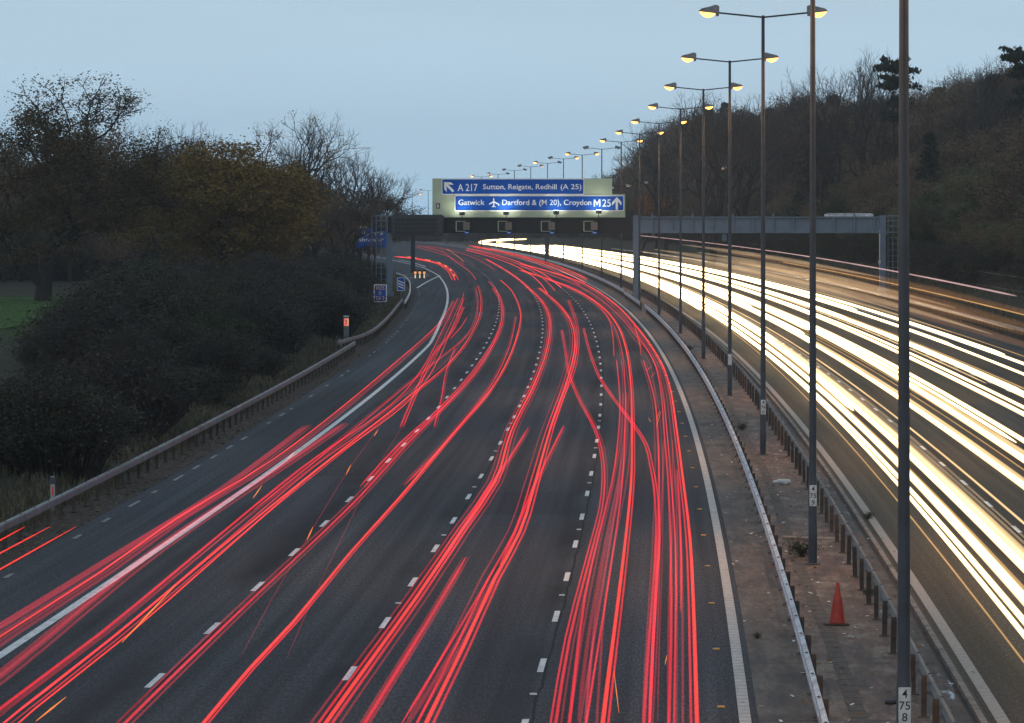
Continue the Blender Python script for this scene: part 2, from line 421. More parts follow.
nt.links.new(tc.outputs['Generated'], mp.inputs[0]); nt.links.new(mp.outputs[0], nz.inputs['Vector'])
ad = nt.nodes.new('ShaderNodeMath'); ad.operation = 'MULTIPLY_ADD'; nt.links.new(nz.outputs['Fac'], ad.inputs[0]); ad.inputs[1].default_value = .05
nt.links.new(sx.outputs[2], ad.inputs[2])
cr = ramp(nt, ad.outputs[0], [(0., (.46, .76, 1.04)), (.03, (.50, .77, 1.)), (.055, (.54, .75, .93)), (.095, (.47, .62, .75)), (.3, (.42, .53, .64)), (1., (.33, .42, .52))])
b2 = nt.nodes.new('ShaderNodeBackground'); b2.inputs[1].default_value = 1.; nt.links.new(cr, b2.inputs[0])
nt.links.new(b1.outputs[0], mixs.inputs[1]); nt.links.new(b2.outputs[0], mixs.inputs[2]); nt.links.new(mixs.outputs[0], out.inputs[0])
sl = bpy.data.lights.new('sun', 'SUN'); sl.energy = .25; sl.angle = R(25); sl.color = (1, .9, .8)
so = bpy.data.objects.new('sun', sl); col.objects.link(so)
sd = Vector((math.sin(SUN_AZ)*math.cos(SUN_EL), math.cos(SUN_AZ)*math.cos(SUN_EL), math.sin(SUN_EL)))
so.rotation_euler = (-sd).to_track_quat('-Z', 'Y').to_euler()
vs = scn.view_settings; vs.view_transform = 'Standard'; vs.look = 'None'; vs.gamma = 1; vs.use_curve_mapping = False; vs.exposure = .08
scn.cycles.transparent_max_bounces = 96; scn.cycles.max_bounces = 4; scn.cycles.diffuse_bounces = 2; scn.cycles.glossy_bounces = 2
scn.cycles.use_denoising = True; scn.cycles.sample_clamp_indirect = 3

# ------------------------------------------------------------------ terrain
def edge_left(Y): return lerp(Y, [(250, -16.05), (300, -16.7), (412, -17.6), (501, -18.4), (560, -19.6), (630, -22.4), (800, -30), (1000, -44)])
def paved_left(Y): return lerp(Y, [(100, -18.95), (250, -19.2), (330, -19.9), (400, -20.6), (470, -22.2), (540, -24), (630, -27), (800, -36), (1000, -50)])
def hill(off, Y):
    if off > 21:
        h = lerp(off, [(21, 0), (22.4, .15), (25.5, 1.9), (30, 3.0), (45, 6.5), (75, 14), (130, 22), (400, 30)])
        return h*lerp(Y, [(800, 1), (1050, .12), (1300, .05)])
    if off < paved_left(Y)-1.5:
        d = paved_left(Y)-1.5-off
        return lerp(d, [(0, 0), (4, .5), (12, .9), (40, 1.2), (200, 2.5)])
    return 0
def gz(off, Y): return G(Y)+hill(off, Y)
def strip(name, o0, o1, z, y0, y1, mat, n=1, step=6., kind='structure', parent=None):
    b = MB(); b.uv = []; ys = frange(y0, y1, step)
    f0 = o0 if callable(o0) else (lambda Y: o0); f1 = o1 if callable(o1) else (lambda Y: o1)
    for Y in ys:
        for i in range(n+1):
            o = f0(Y)+(f1(Y)-f0(Y))*i/n; b.v.append(at(o, Y, z)); b.uv.append((o, Y))
    for r in range(len(ys)-1):
        for i in range(n):
            a = r*(n+1)+i; b.f.append([a, a+1, a+n+2, a+n+1])
    o = b.build(name, mat, parent)
    if kind: o['kind'] = kind
    return o
offs = [-1500, -1000, -500, -250, -150, -100, -75, -60, -50, -44, -39, -35, -31, -28, -26, -24.5, -23, -22, -21, -20, -16, -10, 0, 10, 16, 20, 21, 21.7, 22.4, 24, 25.5, 27.5, 30, 34, 39, 45, 52, 60, 75, 100, 130, 250, 400, 900, 1500]
ys = frange(-200, 40, 40)+frange(50, 700, 10)+frange(720, 1300, 20)+[1400, 1600, 2000, 2600]
g = MB()
rg = random.Random(5)
for Y in ys:
    for o in offs:
        z = gz(o, Y)-.06
        if o > 23 or o < -25: z += rg.uniform(-.12, .12)
        g.v.append(Vector((P(Y)+o, Y, z)))
nO = len(offs)
for r in range(len(ys)-1):
    for i in range(nO-1):
        a = r*nO+i; g.f.append([a, a+1, a+nO+1, a+nO])
tag(g.build('ground', M['ground'], smooth=True), kind='structure')

strip('carriageway', lambda Y: edge_left(Y)-.1, -1.9, 0, 30, 1150, M['asphalt'], 8)
strip('hard_shoulder', paved_left, lambda Y: edge_left(Y)-.1, 0, 30, 1000, M['shoulder'], 2)
strip('opposite_carriageway', 1.92, 20.3, 0, 30, 1150, M['asphalt_right'], 8)
strip('verge', lambda Y: paved_left(Y)-2.4, paved_left, -.03, 30, 1000, M['verge'], 3)
strip('verge', 20.3, 22.2, -.03, 30, 1000, M['verge'], 2)
strip('central_reserve', -1.9, -.95, .004, 30, 1150, M['median_strip'], 2)
strip('central_reserve', -.95, .98, .008, 30, 1150, M['median_core'], 2)
strip('central_reserve', .98, 1.62, .006, 30, 1150, M['median_wet'], 2)
# kerb, drain slot
kb = MB(); path = [at(1.76, Y, 0) for Y in frange(30, 900, 5)]
kb.sweep([(-.06, -.05), (.06, -.05), (.06, .085), (.04, .1), (-.06, .1)], path)
tag(kb.build('kerb', M['kerb']), kind='structure')
strip('drain_channel', 1.62, 1.70, .003, 30, 900, M['slot'])
strip('drain_channel', 1.82, 1.92, .002, 30, 900, M['slot'])
gx = strip('field', -70, -42, .012, 215, 330, M['field'], 6)
for v in gx.data.vertices: v.co.z = gz(v.co.x-P(v.co.y), v.co.y)+.02
m, nt, nd, lk, b_ = newmat('cover_slab'); u = uvco(nt); sx_ = nt.nodes.new('ShaderNodeSeparateXYZ'); lk.new(u, sx_.inputs[0])
md = nt.nodes.new('ShaderNodeMath'); md.operation = 'PINGPONG'; md.inputs[1].default_value = .45; lk.new(sx_.outputs[1], md.inputs[0])
lt = nt.nodes.new('ShaderNodeMath'); lt.operation = 'LESS_THAN'; lt.inputs[1].default_value = .05; lk.new(md.outputs[0], lt.inputs[0])
c_ = ramp(nt, noise(nt, 1., 6, uvco(nt, (6, 1., 1)), .7), [(.3, (.045, .035, .028)), (.7, (.12, .095, .075))])
lk.new(mixc(nt, c_, (.02, .017, .014), lt.outputs[0]), b_.inputs['Base Color']); b_.inputs['Roughness'].default_value = .85; M['cover_slab'] = m
strip('cable_cover', lambda Y: -.42+.06*math.sin(Y/9), lambda Y: -.14+.06*math.sin(Y/9), .016, 40, 400, M['cover_slab'], 1, 3)
M['patch'] = asphalt('patch', (.043, .045, .05))
M['patch_pale'] = asphalt('patch_pale', (.05, .049, .048))
strip('road_joint', -16, -2.3, .003, 326, 333, M['patch'], 4)
for o0, o1, y0, y1, k in ((-12.2, -9.6, 205, 232, 'patch_pale'), (-8.9, -6.1, 112, 121, 'patch'), (-15.7, -13.1, 128, 150, 'patch'), (-5.2, -2.9, 238, 262, 'patch_pale'), (-18.6, -16.4, 150, 196, 'patch'), (6, 9.1, 104, 113, 'patch'), (10, 12.5, 150, 175, 'patch_pale')):
    strip('road_patch', o0, o1, .003, y0, y1, M[k], 2)
for o_ in (-3.0, -8.1, -11.6, -15.2, 3.1):           # iron covers and drain lines
    pass
# painted lines
strip('edge_line', lambda Y: edge_left(Y)-.1, lambda Y: edge_left(Y)+.1, .006, 30, 900, M['white_paint'])
strip('edge_line', -2.22, -2.02, .006, 30, 1000, M['rib_paint'])
strip('edge_line', 2.02, 2.24, .006, 30, 1000, M['rib_dirty'])
strip('edge_line', 16.85, 17.0, .006, 30, 900, M['white_paint'])
def dashes(off, first, ends, w=.058):
    b = MB()
    Y = first
    while Y < ends:
        j = .0
        n = len(b.v)
        b.v += [at(off-w, Y-1.1, .006), at(off+w, Y-1.1, .006), at(off+w, Y+1.1, .006), at(off-w, Y+1.1, .006)]
        b.f.append([n, n+1, n+2, n+3]); Y += 9.
    tag(b.build('lane_line', M['white_paint']), kind='structure')
dashes(-5.75, 75.3-27, 600); dashes(-9.2, 74.0-27, 600); dashes(-12.6, 72.9-27, 600)
dashes(5.75, 80, 700); dashes(9.35, 77, 700); dashes(12.95, 79, 700)
# remains of an older line on the shoulder
b = MB(); rr = random.Random(8)
for Y in frange(60, 470, 5.5):
    if rr.random() < .62:
        o = paved_left(Y)+.35; l = rr.uniform(.8, 2.6); n = len(b.v)
        b.v += [at(o-.05, Y, .005), at(o+.07, Y, .005), at(o+.06, Y+l, .005), at(o-.04, Y+l, .005)]; b.f.append([n, n+1, n+2, n+3])
tag(b.build('worn_line', plain('worn_paint', (.2, .2, .2), .7, 0, .5, 4.)), kind='structure')
# nose markings round the sign island
b = MB()
for pts in ([(417, 288.), (426, 282.5), (440, 275.5)], [(398, 259.8), (414, 263), (426, 267)]):
    q = [hit(x, y, .0) for x, y in pts]; q = spline(q, 5)
    for a, c in zip(q, q[1:]):
        s = Vector(((c-a).y, -(c-a).x, 0)).normalized()*.12; n = len(b.v)
        up = Vector((0, 0, .007)); b.v += [a-s+up, a+s+up, c+s+up, c-s+up]; b.f.append([n, n+1, n+2, n+3])
tag(b.build('nose_marking', M['white_paint']), kind='structure')

# ------------------------------------------------------------------ safety barriers
WB = [(-.035, .0), (.035, .04), (.035, .11), (-.02, .155), (.035, .2), (.035, .27), (-.035, .31), (-.05, .3), (.018, .265), (.018, .205), (-.045, .155), (.018, .105), (.018, .045), (-.05, .01)]
BOX = [(-.06, 0), (.06, 0), (.07, .03), (.07, .17), (.06, .2), (-.06, .2), (-.07, .17), (-.07, .03)]
def barrier(label, offf, y0, y1, prof, rail_z, mat, post_dy, post_side, post_step, post_mat, bolts=True, flip=1):
    f = offf if callable(offf) else (lambda Y: offf)
    t = thing('crash_barrier', label, 'crash barrier', at(f(y0), y0, 0))
    L = t.location
    b = MB(); b.sweep([(a*flip, c+rail_z) for a, c in prof], [at(f(Y), Y, 0)-L for Y in frange(y0, y1, 4.)]); b.build('rail', mat, t)
    top = max(c for a, c in prof)+rail_z
    P_ = frange(y0+.4, y1-.3, post_step); rest = MB(); cnt = 0; me = None; bo = MB()
    for Y in P_:
        p = at(f(Y)+post_side, Y, 0)-L
        if cnt < 100:
            if me is None:
                q = MB(); h = top-.03
                q.box((0, 0, h/2-.05), (.012, .1, h+.1)); q.box((0, -.05, h/2-.05), (.09, .01, h+.1)); q.box((0, .05, h/2-.05), (.09, .01, h+.1))
                q.box((0, 0, .012), (.2, .22, .02)); o = q.build('post', post_mat, t, p); me = o.data
            else:
                o = bpy.data.objects.new('post', me); col.objects.link(o); o.parent = t; o.location = p
            o.rotation_euler = (rr.uniform(-.02, .02), rr.uniform(-.025, .025), rr.uniform(-.1, .1)); cnt += 1
        else: rest.box(p+Vector((0, 0, top/2)), (.09, .11, top))
        if bolts: bo.box(at(f(Y), Y, top+.006)-L, (.05, .1, .012))
    if rest.v:
        o = rest.build('post', post_mat, t); o['kind'] = 'stuff'
    if bolts: o = bo.build('bolt', M['bolt'], t); o['kind'] = 'stuff'
    return t
barrier('galvanised barrier between the red trails and the lamp columns, running up to the gantry leg', -1.0, 48, 322, WB, .42, M['galv'], 0, .12, 3.2, M['rust_post'], flip=-1)
barrier('short overlapping length of galvanised barrier beside the gantry leg in the reserve', lambda Y: -1.15-.0*Y, 330, 372, WB, .42, M['galv'], 0, .12, 3.2, M['rust_post'], flip=-1)
barrier('far length of galvanised barrier beyond the gantry leg along the red trails', -1.0, 376, 760, WB, .42, M['galv'], 0, .12, 3.2, M['rust_post'], flip=-1)
barrier('brown posted barrier between the lamp columns and the white headlight trails', .95, 48, 760, WB, .42, M['rail_dull'], 0, -.1, 3.2, M['rust_post'], flip=1)
barrier('box beam barrier along the left hard shoulder below the dark scrub', -19.9, 60, 236, BOX, .45, M['galv_old'], 0, -.02, 2.4, M['rust_post'])
barrier('box beam barrier starting behind the orange telephone post and curving to the sign island',
        lambda Y: lerp(Y, [(236, -20.9), (250, -20.1), (262, -19.95), (280, -20.1), (322, -20.6), (345, -20.8)]), 236, 345, BOX, .45, M['galv_old'], 0, -.02, 2.4, M['rust_post'])
barrier('pale short barrier bending round the sign island past the striped countdown marker',
        lambda Y: lerp(Y, [(333, -20.3), (369, -20.7), (423, -21.5), (461, -22.4), (480, -23.4)]), 335, 480, BOX, .45, M['galv'], 0, -.02, 2.4, M['rust_post'], False)
barrier('box beam barrier on the far right verge beyond the white headlight trails', 21.6, 200, 760, BOX, .45, M['galv_old'], 0, .02, 2.4, M['rust_post'], False)

# ------------------------------------------------------------------ lamp columns
def spot(parent, loc, aim, power, color, size=1.6, r=.2, blend=.7):
    l = bpy.data.lights.new('lamp_light', 'SPOT'); l.energy = power; l.color = color; l.spot_size = size; l.spot_blend = blend; l.shadow_soft_size = r
    o = bpy.data.objects.new('lamp_light', l); col.objects.link(o); o.parent = parent; o.location = loc
    o.rotation_euler = Vector(aim).to_track_quat('-Z', 'Y').to_euler(); return o
# (Y, height, left lantern, right lantern, plate) ; 2 = lit, 1 = faint, 0 = unlit
COLS = [(55.2, 15, 2, 2, ('4', '75', '8')), (96.5, 15, 2, 2, ('4', '75', '9')), (138.9, 15, 2, 2, ('4', '76', '0')), (182, 15, 2, 2, 1), (226, 15, 2, 2, 0), (271, 15, 2, 2, 0),
        (318.5, 15, 2, 2, 0), (365, 15, 2, 2, 0), (411, 15, 2, 2, 0), (462, 15, 0, 0, 0), (515, 15, 2, 2, 0), (567, 15.1, 0, 2, 0), (612, 14.95, 2, 0, 0),
        (660, 14.9, 0, 1, 0), (707, 14.7, 0, 0, 0), (755, 14.4, 1, 0, 0), (803, 14.3, 2, 2, 0), (850, 13.4, 0, 0, 0), (905, 13, 1, 1, 0), (962, 12.3, 1, 0, 0), (1010, 11.7, 2, 2, 0), (1058, 11, 1, 1, 0), (1092, 10.4, 0, 0, 0)]
ORD = ['nearest', 'second', 'third', 'fourth', 'fifth', 'sixth', 'seventh', 'eighth', 'ninth', 'tenth', 'eleventh', 'twelfth', 'thirteenth', 'fourteenth', 'fifteenth', 'sixteenth', 'seventeenth', 'eighteenth', 'nineteenth', 'twentieth', 'fifth from the far end', 'fourth from the far end', 'last']
ORD[-5:] = ['fifth from the far end', 'fourth from the far end', 'third from the far end', 'second from the far end', 'farthest']
def lantern(parent, side, lit, z0):
    s = side
    b = MB()
    prof = [(1.5, .02), (1.56, .0), (1.64, -.0), (2.16, .06), (2.19, .1), (2.1, .17), (1.8, .24), (1.62, .3), (1.5, .25)]
    for y0, y1, k in ((-.13, .13, 1),):
        b.prism([(x*s, z+z0) for x, z in (prof if s > 0 else prof[::-1])], y0, y1)
    b.box((1.56*s, 0, z0-.03), (.1, .14, .12))
    o = b.build('lantern', M['lantern'], parent)
    lb = MB(); n = 8                                 # shallow bowl under the canopy
    for i in range(n+1):
        t = i/n; x = 1.64+.52*t; d = .155*math.sin(math.pi*t)**.7+.008; zc = z0-.005+.06*t
        for k in range(7):
            a = math.pi*k/6; lb.v.append(Vector((x*s, .11*math.cos(a), zc-d*math.sin(a))))
    for i in range(n):
        for k in range(6):
            a = i*7+k; lb.f.append([a, a+1, a+8, a+7])
    lb.build('lens', M[('lens_off', 'lens_dim', 'lens_lit')[lit]], o, smooth=True)
    return o
plates = 0
for i, (Y, h, a, c, plate) in enumerate(COLS):
    desc = {(2, 2): 'both lanterns glowing', (0, 0): 'both lanterns dark', (0, 2): 'only its right lantern lit', (2, 0): 'only its left lantern lit',
            (1, 1): 'both lanterns faint', (0, 1): 'right lantern faintly lit', (1, 0): 'left lantern faintly lit'}[(a, c)]
    lab = 'twin armed grey lamp column, %s in the reserve, %s' % (ORD[i], desc)
    if i == 0: lab = 'nearest tall grey lamp column in the reserve, cut off by the top of the photo'
    if i == 1: lab = 'second nearest tall grey lamp column, standing behind the orange cone, its arms out of the photo'
    t = thing('lamp_column', lab, 'lamp column', at(-.1 if i == 0 else 0, Y if i else 56, 0), 0, 'twin armed lamp columns along the central reserve')
    k = 14 if i < 5 else 8
    b = MB(); b.lathe([(.19, 0), (.19, .03), (.105, .04), (.105, 1.9), (.095, 2.0), (.09, 2.1), (.055, h), (.0, h+.01)], k=k); b.build('column', M['column'], t, smooth=False)
    for s in (-1, 1):
        b = MB(); b.tube([Vector((0, 0, h-.06)), Vector((s*1.58, 0, h+.1))], .034, 6); b.build('arm', M['column'], t)
    for s, lit in ((-1, a), (1, c)):
        o = lantern(t, s, lit, h+.07)
        if lit == 2 and Y < 620: spot(o, (s*1.9, 0, h+.02), (s*.05, 0, -1), 3600, (1, .52, .22), 2.2, .25, .9)
    if plate:
        q = MB(); q.bbox((0, -.112, 1.64), (.17, .012, .5), .004); pl = q.build('number_plate', M['plate_white'], t)
        if isinstance(plate, tuple):
            for r_, s_ in enumerate(plate): text('numerals', s_, .115, M['black'], pl, (0, -.1195, 1.745-.16*r_), centre=True)
    if i < 4:
        q = MB(); q.bbox((0, -.1, .75), (.12, .03, .45), .008); q.build('door', M['column'], t)
# single lamps of the slip road beside the wood
for px, py, Y in ((613, 188, 840), (630, 185.5, 790), (647.5, 182.7, 740), (725, 168, 600)):
    X = (px-CX)*Y/F; z = H+(HY-py)*Y/F; g0 = gz(X-P(Y), Y)
    t = thing('slip_road_lamp', {613: 'small pale street lamp showing at the edge of the upper sign backing', 630: 'small pale street lamp in front of the wood, right of the signs', 647.5: 'small pale street lamp above the rust coloured tree', 725: 'small pale street lamp head beside the fourth lamp column'}[px], 'street lamp', (X, Y, g0), 0, 'slip road lamps in front of the wood')
    b = MB(); b.tube([Vector((0, 0, 0)), Vector((0, 0, z-g0))], [.1, .06], 6); b.build('column', M['column'], t)
    b = MB(); b.bbox((-.3, 0, z-g0+.05), (1.1, .4, .35), .06); o = b.build('lantern', M['plate_white'], t)
    b = MB(); b.bbox((-.45, 0, z-g0-.16), (.6, .3, .06), .02); b.build('lens', M['lens_dim'], o)

# ------------------------------------------------------------------ gantry
GY = 376.; K = GY/F
def gx(px): return (px-CX)*K
def gzp(py): return H-(py-HY)*K
t = thing('sign_gantry', 'long motorway gantry, black over the red trails and blue grey over the white ones', 'gantry', (gx(635.5), GY, 0))
L0 = t.location
def lb(b, name, mat, parent=None, **k):
    parent = parent or t
    for v in b.v: v -= L0
    return b.build(name, mat, parent, **k)
zb, zt = gzp(233.), gzp(216.6)
b = MB(); b.bbox((gx((388+631)/2), GY, (zb+zt)/2), ((631-388)*K, .7, zt-zb), .03); beam = lb(b, 'beam', M['dark_clad'])
b = MB(); b.box((gx((639+880)/2), GY+.1, (zb+zt)/2), ((880-639)*K, .5, zt-zb-.1))
b.box((gx((639+880)/2), GY, zt-.06), ((880-639)*K, .8, .12)); b.box((gx((639+880)/2), GY, zb+.06), ((880-639)*K, .8, .12)); beam2 = lb(b, 'beam', M['steel_blue'])
b = MB()
for i, px in enumerate(frange(652, 874, 20.2)): b.box((gx(px), GY-.22, (zb+zt)/2+.14), (.12, .5, zt-zb+.02+(.28 if i % 2 == 0 else -.3)))
lb(b, 'stiffener', M['steel_blue'], beam2)
b = MB(); b.box((gx(849), GY+.1, zt+.13), (4.5, .6, .22)); b.box((gx(849), GY+.1, zt+.28), (4.1, .4, .06)); lb(b, 'cable_box', M['galv'], t)
for px, mt, w in ((389.5, 'steel_blue', .5), (635.8, 'steel_blue', .5), (882.6, 'steel_blue', .55)):
    off = gx(px)-P(GY); g0 = gz(off, GY)-.1
    b = MB(); b.bbox((gx(px), GY, (g0+zt+.12)/2), (w, .5, zt+.12-g0), .03); b.box((gx(px), GY, zb-.1), (w+.16, .66, .12)); b.bbox((gx(px), GY, g0+.25), (w+.3, .9, .6), .05)
    lb(b, 'leg', M[mt])
for s, px in ((-1, 381), (1, 893)):                  # caged access ladder at each end
    b = MB(); x0 = gx(px)
    for dx in (-.45, .0, .45, .85*s): b.tube([Vector((x0+dx, GY+.1, .3)), Vector((x0+dx, GY+.1, zt+.1))], .035, 5)
    for z in frange(.6, zt+.1, .55): b.tube([Vector((x0-.45, GY+.1, z)), Vector((x0+.85*s if s > 0 else x0+.45, GY+.1, z))], .025, 5)
    b.box((x0, GY+.1, zb+.05), (1.5, .8, .06)); b.box((x0, GY-.25, zt+.06), (1.5, .05, .06)); b.box((x0, GY-.25, zt-.4), (1.5, .05, .05))
    lb(b, 'ladder', M['steel_blue'])
for px, py in ((653, 236.5), (724.5, 241.)):
    b = MB(); b.bbox((gx(px), GY+.15, (zb+gzp(py))/2), (.42, .3, zb-gzp(py)), .03); lb(b, 'bracket_box', M['steel_blue'])
b = MB(); b.box((gx(879.3), GY-.3, gzp(248)), (.08, .08, 3.2)); b.bbox((gx(879.3), GY-.34, gzp(262)), (.22, .1, .3), .02); lb(b, 'cable_duct', M['galv'])

# direction signs
SY = GY-.55
t = thing('direction_sign', 'pale green board carrying two blue direction panels, A 217 above M 25', 'road sign', (gx(523), SY, zt))
L0 = t.location
b = MB(); b.box((gx((432.5+612)/2), SY, (gzp(178.5)+gzp(194.2))/2), ((612-432.5)*K, .08, gzp(178.5)-gzp(194.2)))
b.box((gx((432.5+625)/2), SY, (gzp(194.25)+gzp(217.4))/2), ((625-432.5)*K, .08, gzp(194.25)-gzp(217.4)))
back = lb(b, 'backing_board', M['sign_back'])
def rrect(x0, x1, z0, z1, r, y0, y1):
    p = []
    for cx, cz, a0 in ((x1-r, z1-r, 0), (x0+r, z1-r, 90), (x0+r, z0+r, 180), (x1-r, z0+r, 270)):
        for k in range(5): a = R(a0+22.5*k); p.append((cx+r*math.cos(a), cz+r*math.sin(a)))
    return MB().prism(p, y0, y1)
def panel(x0, x1, y0, y1):
    a = [gx(x0), gx(x1), gzp(y1), gzp(y0)]
    bd = lb(rrect(*a, .16, SY-.1, SY-.045), 'border', M['sign_white'])
    e = .085
    bl = lb(rrect(a[0]+e, a[1]-e, a[2]+e, a[3]-e, .1, SY-.12, SY-.06), 'blue_panel', M['sign_blue'])
    bd.parent = bl; bd.location = (0, 0, 0)
    return bl, a
def arrow(b, c, s, ang):
    sh = [(-.09, -.5), (.09, -.5), (.09, .14), (.36, -.16), (.36, .1), (0, .5), (-.36, .1), (-.36, -.16), (-.09, .14)]
    ca, sa = math.cos(ang), math.sin(ang); n = len(b.v)
    for x, z in sh: b.v.append(Vector((c[0]+(x*ca-z*sa)*s, SY-.124, c[1]+(x*sa+z*ca)*s)))
    b.f += [[n, n+1, n+2, n+8], [n+2, n+3, n+4, n+5], [n+8, n+2, n+5], [n+8, n+5, n+6, n+7]]
TY = SY-.124-L0.y
def tx(s, px0, px1, py_base, cap, parent): text('lettering', s, cap, M['sign_white'], parent, (gx(px0)-L0.x, TY, gzp(py_base)-L0.z), (px1-px0)*K)
p1, a1 = panel(441.6, 584.2, 178.6, 194.8)
p2, a2 = panel(454.6, 624., 195.3, 211.2)
b = MB(); arrow(b, (gx(448.8), gzp(186.8)), 1.25, R(45)); lb(b, 'arrow', M['sign_white'], p1)
tx('A 217', 457.8, 477.6, 191.0, .66, p1)
tx('Sutton, Reigate, Redhill', 483.0, 556.5, 189.2, .47, p1); tx('(A 25)', 560.5, 581.2, 189.2, .47, p1)
b = MB(); arrow(b, (gx(616.6), gzp(203.4)), 1.18, 0); lb(b, 'arrow', M['sign_white'], p2)
tx('Gatwick', 458.6, 484.6, 205.0, .5, p2); tx(', Dartford & (M 20), Croydon', 498.2, 591.2, 205.0, .5, p2); tx('25', 602.2, 610.6, 206.6, .68, p2)
b = MB(); mx0, mx1, mz0, mz1 = gx(593.6), gx(600.2), gzp(206.6), gzp(206.6)+.68; mw = .12; mc = (mx0+mx1)/2
for pts_ in (((mx0, mz0), (mx0+mw, mz0), (mx0+mw, mz1), (mx0, mz1)), ((mx1-mw, mz0), (mx1, mz0), (mx1, mz1), (mx1-mw, mz1)), ((mx0+mw, mz1), (mx0+mw, mz1-.2), (mc, mz0+.1), (mc, mz0+.32)), ((mc, mz0+.32), (mc, mz0+.1), (mx1-mw, mz1-.2), (mx1-mw, mz1))):
    n = len(b.v); b.v += [Vector((x_, SY-.124, z_)) for x_, z_ in pts_]; b.f.append([n, n+1, n+2, n+3])
lb(b, 'lettering', M['sign_white'], p2)
b = MB()                                              # airport symbol
def pl_(pts):
    n = len(b.v); c = (gx(493.8), gzp(202.6))
    for x, z in pts: b.v.append(Vector((c[0]+x, SY-.124, c[1]+z)))
    b.f.append(list(range(n, n+len(pts))))
pl_([(-.05, -.42), (.05, -.42), (.055, .3), (.03, .4), (0, .44), (-.03, .4), (-.055, .3)])
pl_([(.056, .14), (.056, -.02), (.43, -.2), (.43, -.1)]); pl_([(-.056, -.02), (-.056, .14), (-.43, -.1), (-.43, -.2)])
pl_([(.051, -.28), (.051, -.36), (.19, -.45), (.19, -.38)]); pl_([(-.051, -.36), (-.051, -.28), (-.19, -.38), (-.19, -.45)])
lb(b, 'plane_symbol', M['sign_white'], p2)
b = MB(); b.bbox((gx(438.2), SY-.06, gzp(205.9)), (.38, .05, .5), .02); o = lb(b, 'letter_plate', M['black'])
text('lettering', 'B', .3, M['sign_white'], o, (gx(438.2)-L0.x, SY-.09-L0.y, gzp(205.9)-.15-L0.z), centre=True)

# floodlamps under the signs
for i, (px, py) in enumerate(((462.3, 213.4), (506, 213.0), (556, 212.5), (598.3, 211.8))):
    t = thing('sign_lamp', 'dark box floodlight, ' + ('leftmost of the four under the blue signs', 'second of the four, below the plane symbol', 'third of the four, below the M 20 lettering', 'rightmost of the four, below the M 25 number')[i], 'floodlight', (gx(px), GY-1.75, zt), 0, 'floodlights below the direction signs')
    zc = gzp(py)-zt
    b = MB(); b.bbox((0, 0, zc), (.52, .3, .36), .03); hd = b.build('housing', M['black'], t)
    b = MB(); b.box((0, .06, zc+.19), (.42, .2, .02)); b.build('glass', M['lamp_face'], hd)
    b = MB(); b.tube([Vector((0, 0, zc-.18)), Vector((0, .1, zc-.45)), Vector((0, 1.3, -.5))], .035, 6); b.build('bracket', M['black'], t)
    st = (1., 1.7, .5, 1.2)[i]
    spot(hd, (0, .1, zc+.24), (0, .75, .66), 95*(.6+.4*st), (1, .98, .8), 2.9, .1, .5)
    spot(hd, (0, .3, zc+.2), (0, .95, .3), 14*st, (.35, .65, 1), 1.6, .1, .9)
    spot(hd, (0, .1, zc+.1), (0, .9, -.1), 60*st, (1, .97, .6), 2.8, .06, .6)
# lane signals
for i, px in enumerate((463., 505., 548., 590.5)):
    t = thing('lane_signal', 'lane control signal on the black gantry beam, ' + ('below the word Gatwick', 'below the plane symbol', 'below the M 20 lettering', 'below Croydon')[i], 'lane signal', (gx(px), GY-.5, gzp(226.2)), 0, 'lane signals on the gantry')
    b = MB()
    for x, z, w, h in ((-.62, 0, .08, .95), (-.2, .46, .9, .06), (-.2, -.46, .9, .05)): b.box((x, -.22, z), (w, .06, h))
    b.build('frame', M['sign_back'], t)
    b = MB(); b.bbox((-.2, -.02, 0), (1.3, .34, .86), .03); b.build('housing', M['black'], t)
    b = MB(); b.bbox((.33, -.24, .02), (.62, .1, .72), .03); b.build('door', M['tan'], t)
    b = MB(); b.bbox((.36, -.2, -.6), (.6, .06, .26), .02); o = b.build('lane_plate', M['sign_blue'], t)
    b = MB(); b.box((.36, -.236, -.6), (.3, .008, .07)); b.build('plate_mark', M['sign_white'], o)
# message sign
t = thing('message_sign', 'big dark unlit message sign box on the left end of the gantry', 'message sign', (gx(418), GY-.9, gzp(236)))
b = MB(); w_, h_ = (444.3-392)*K, gzp(214.6)-gzp(236)
b.bbox((0, -.25, h_/2), (w_, .7, h_), .12); bx_ = b.build('housing', plain('vms', (.035, .04, .047), .5), t)
b = MB()
for i in range(15):
    for j in range(4): b.box((-w_/2+.45+i*.255, -.605, .35+j*.38), (.2, .012, .28))
b.build('pixel_module', M['black'], bx_)
b = MB()
for z in (.5, 1.4): b.lathe([(.0, -.06), (.12, -.06), (.12, .0), (.0, .0)], (0, 0, 0), 12)
b = MB()
for z in (.5, 1.45): b.box((w_/2-.35, -.612, z), (.22, .02, .22))
b.build('warning_lamp', plain('amber_off', (.1, .045, .03), .4), bx_)

# second, farther gantry: a mast in the reserve with one arm
t = thing('far_gantry', 'dark farther gantry mast standing in the reserve behind the main gantry', 'gantry', at(-.9, 596, 0))
b = MB(); b.bbox((0, 0, 3.6), (.65, .6, 7.2), .05); b.build('mast', M['column'], t)
b = MB(); b.bbox((-8.2, 0, 6.75), (17., .6, 1.0), .05); b.build('beam', M['column'], t)
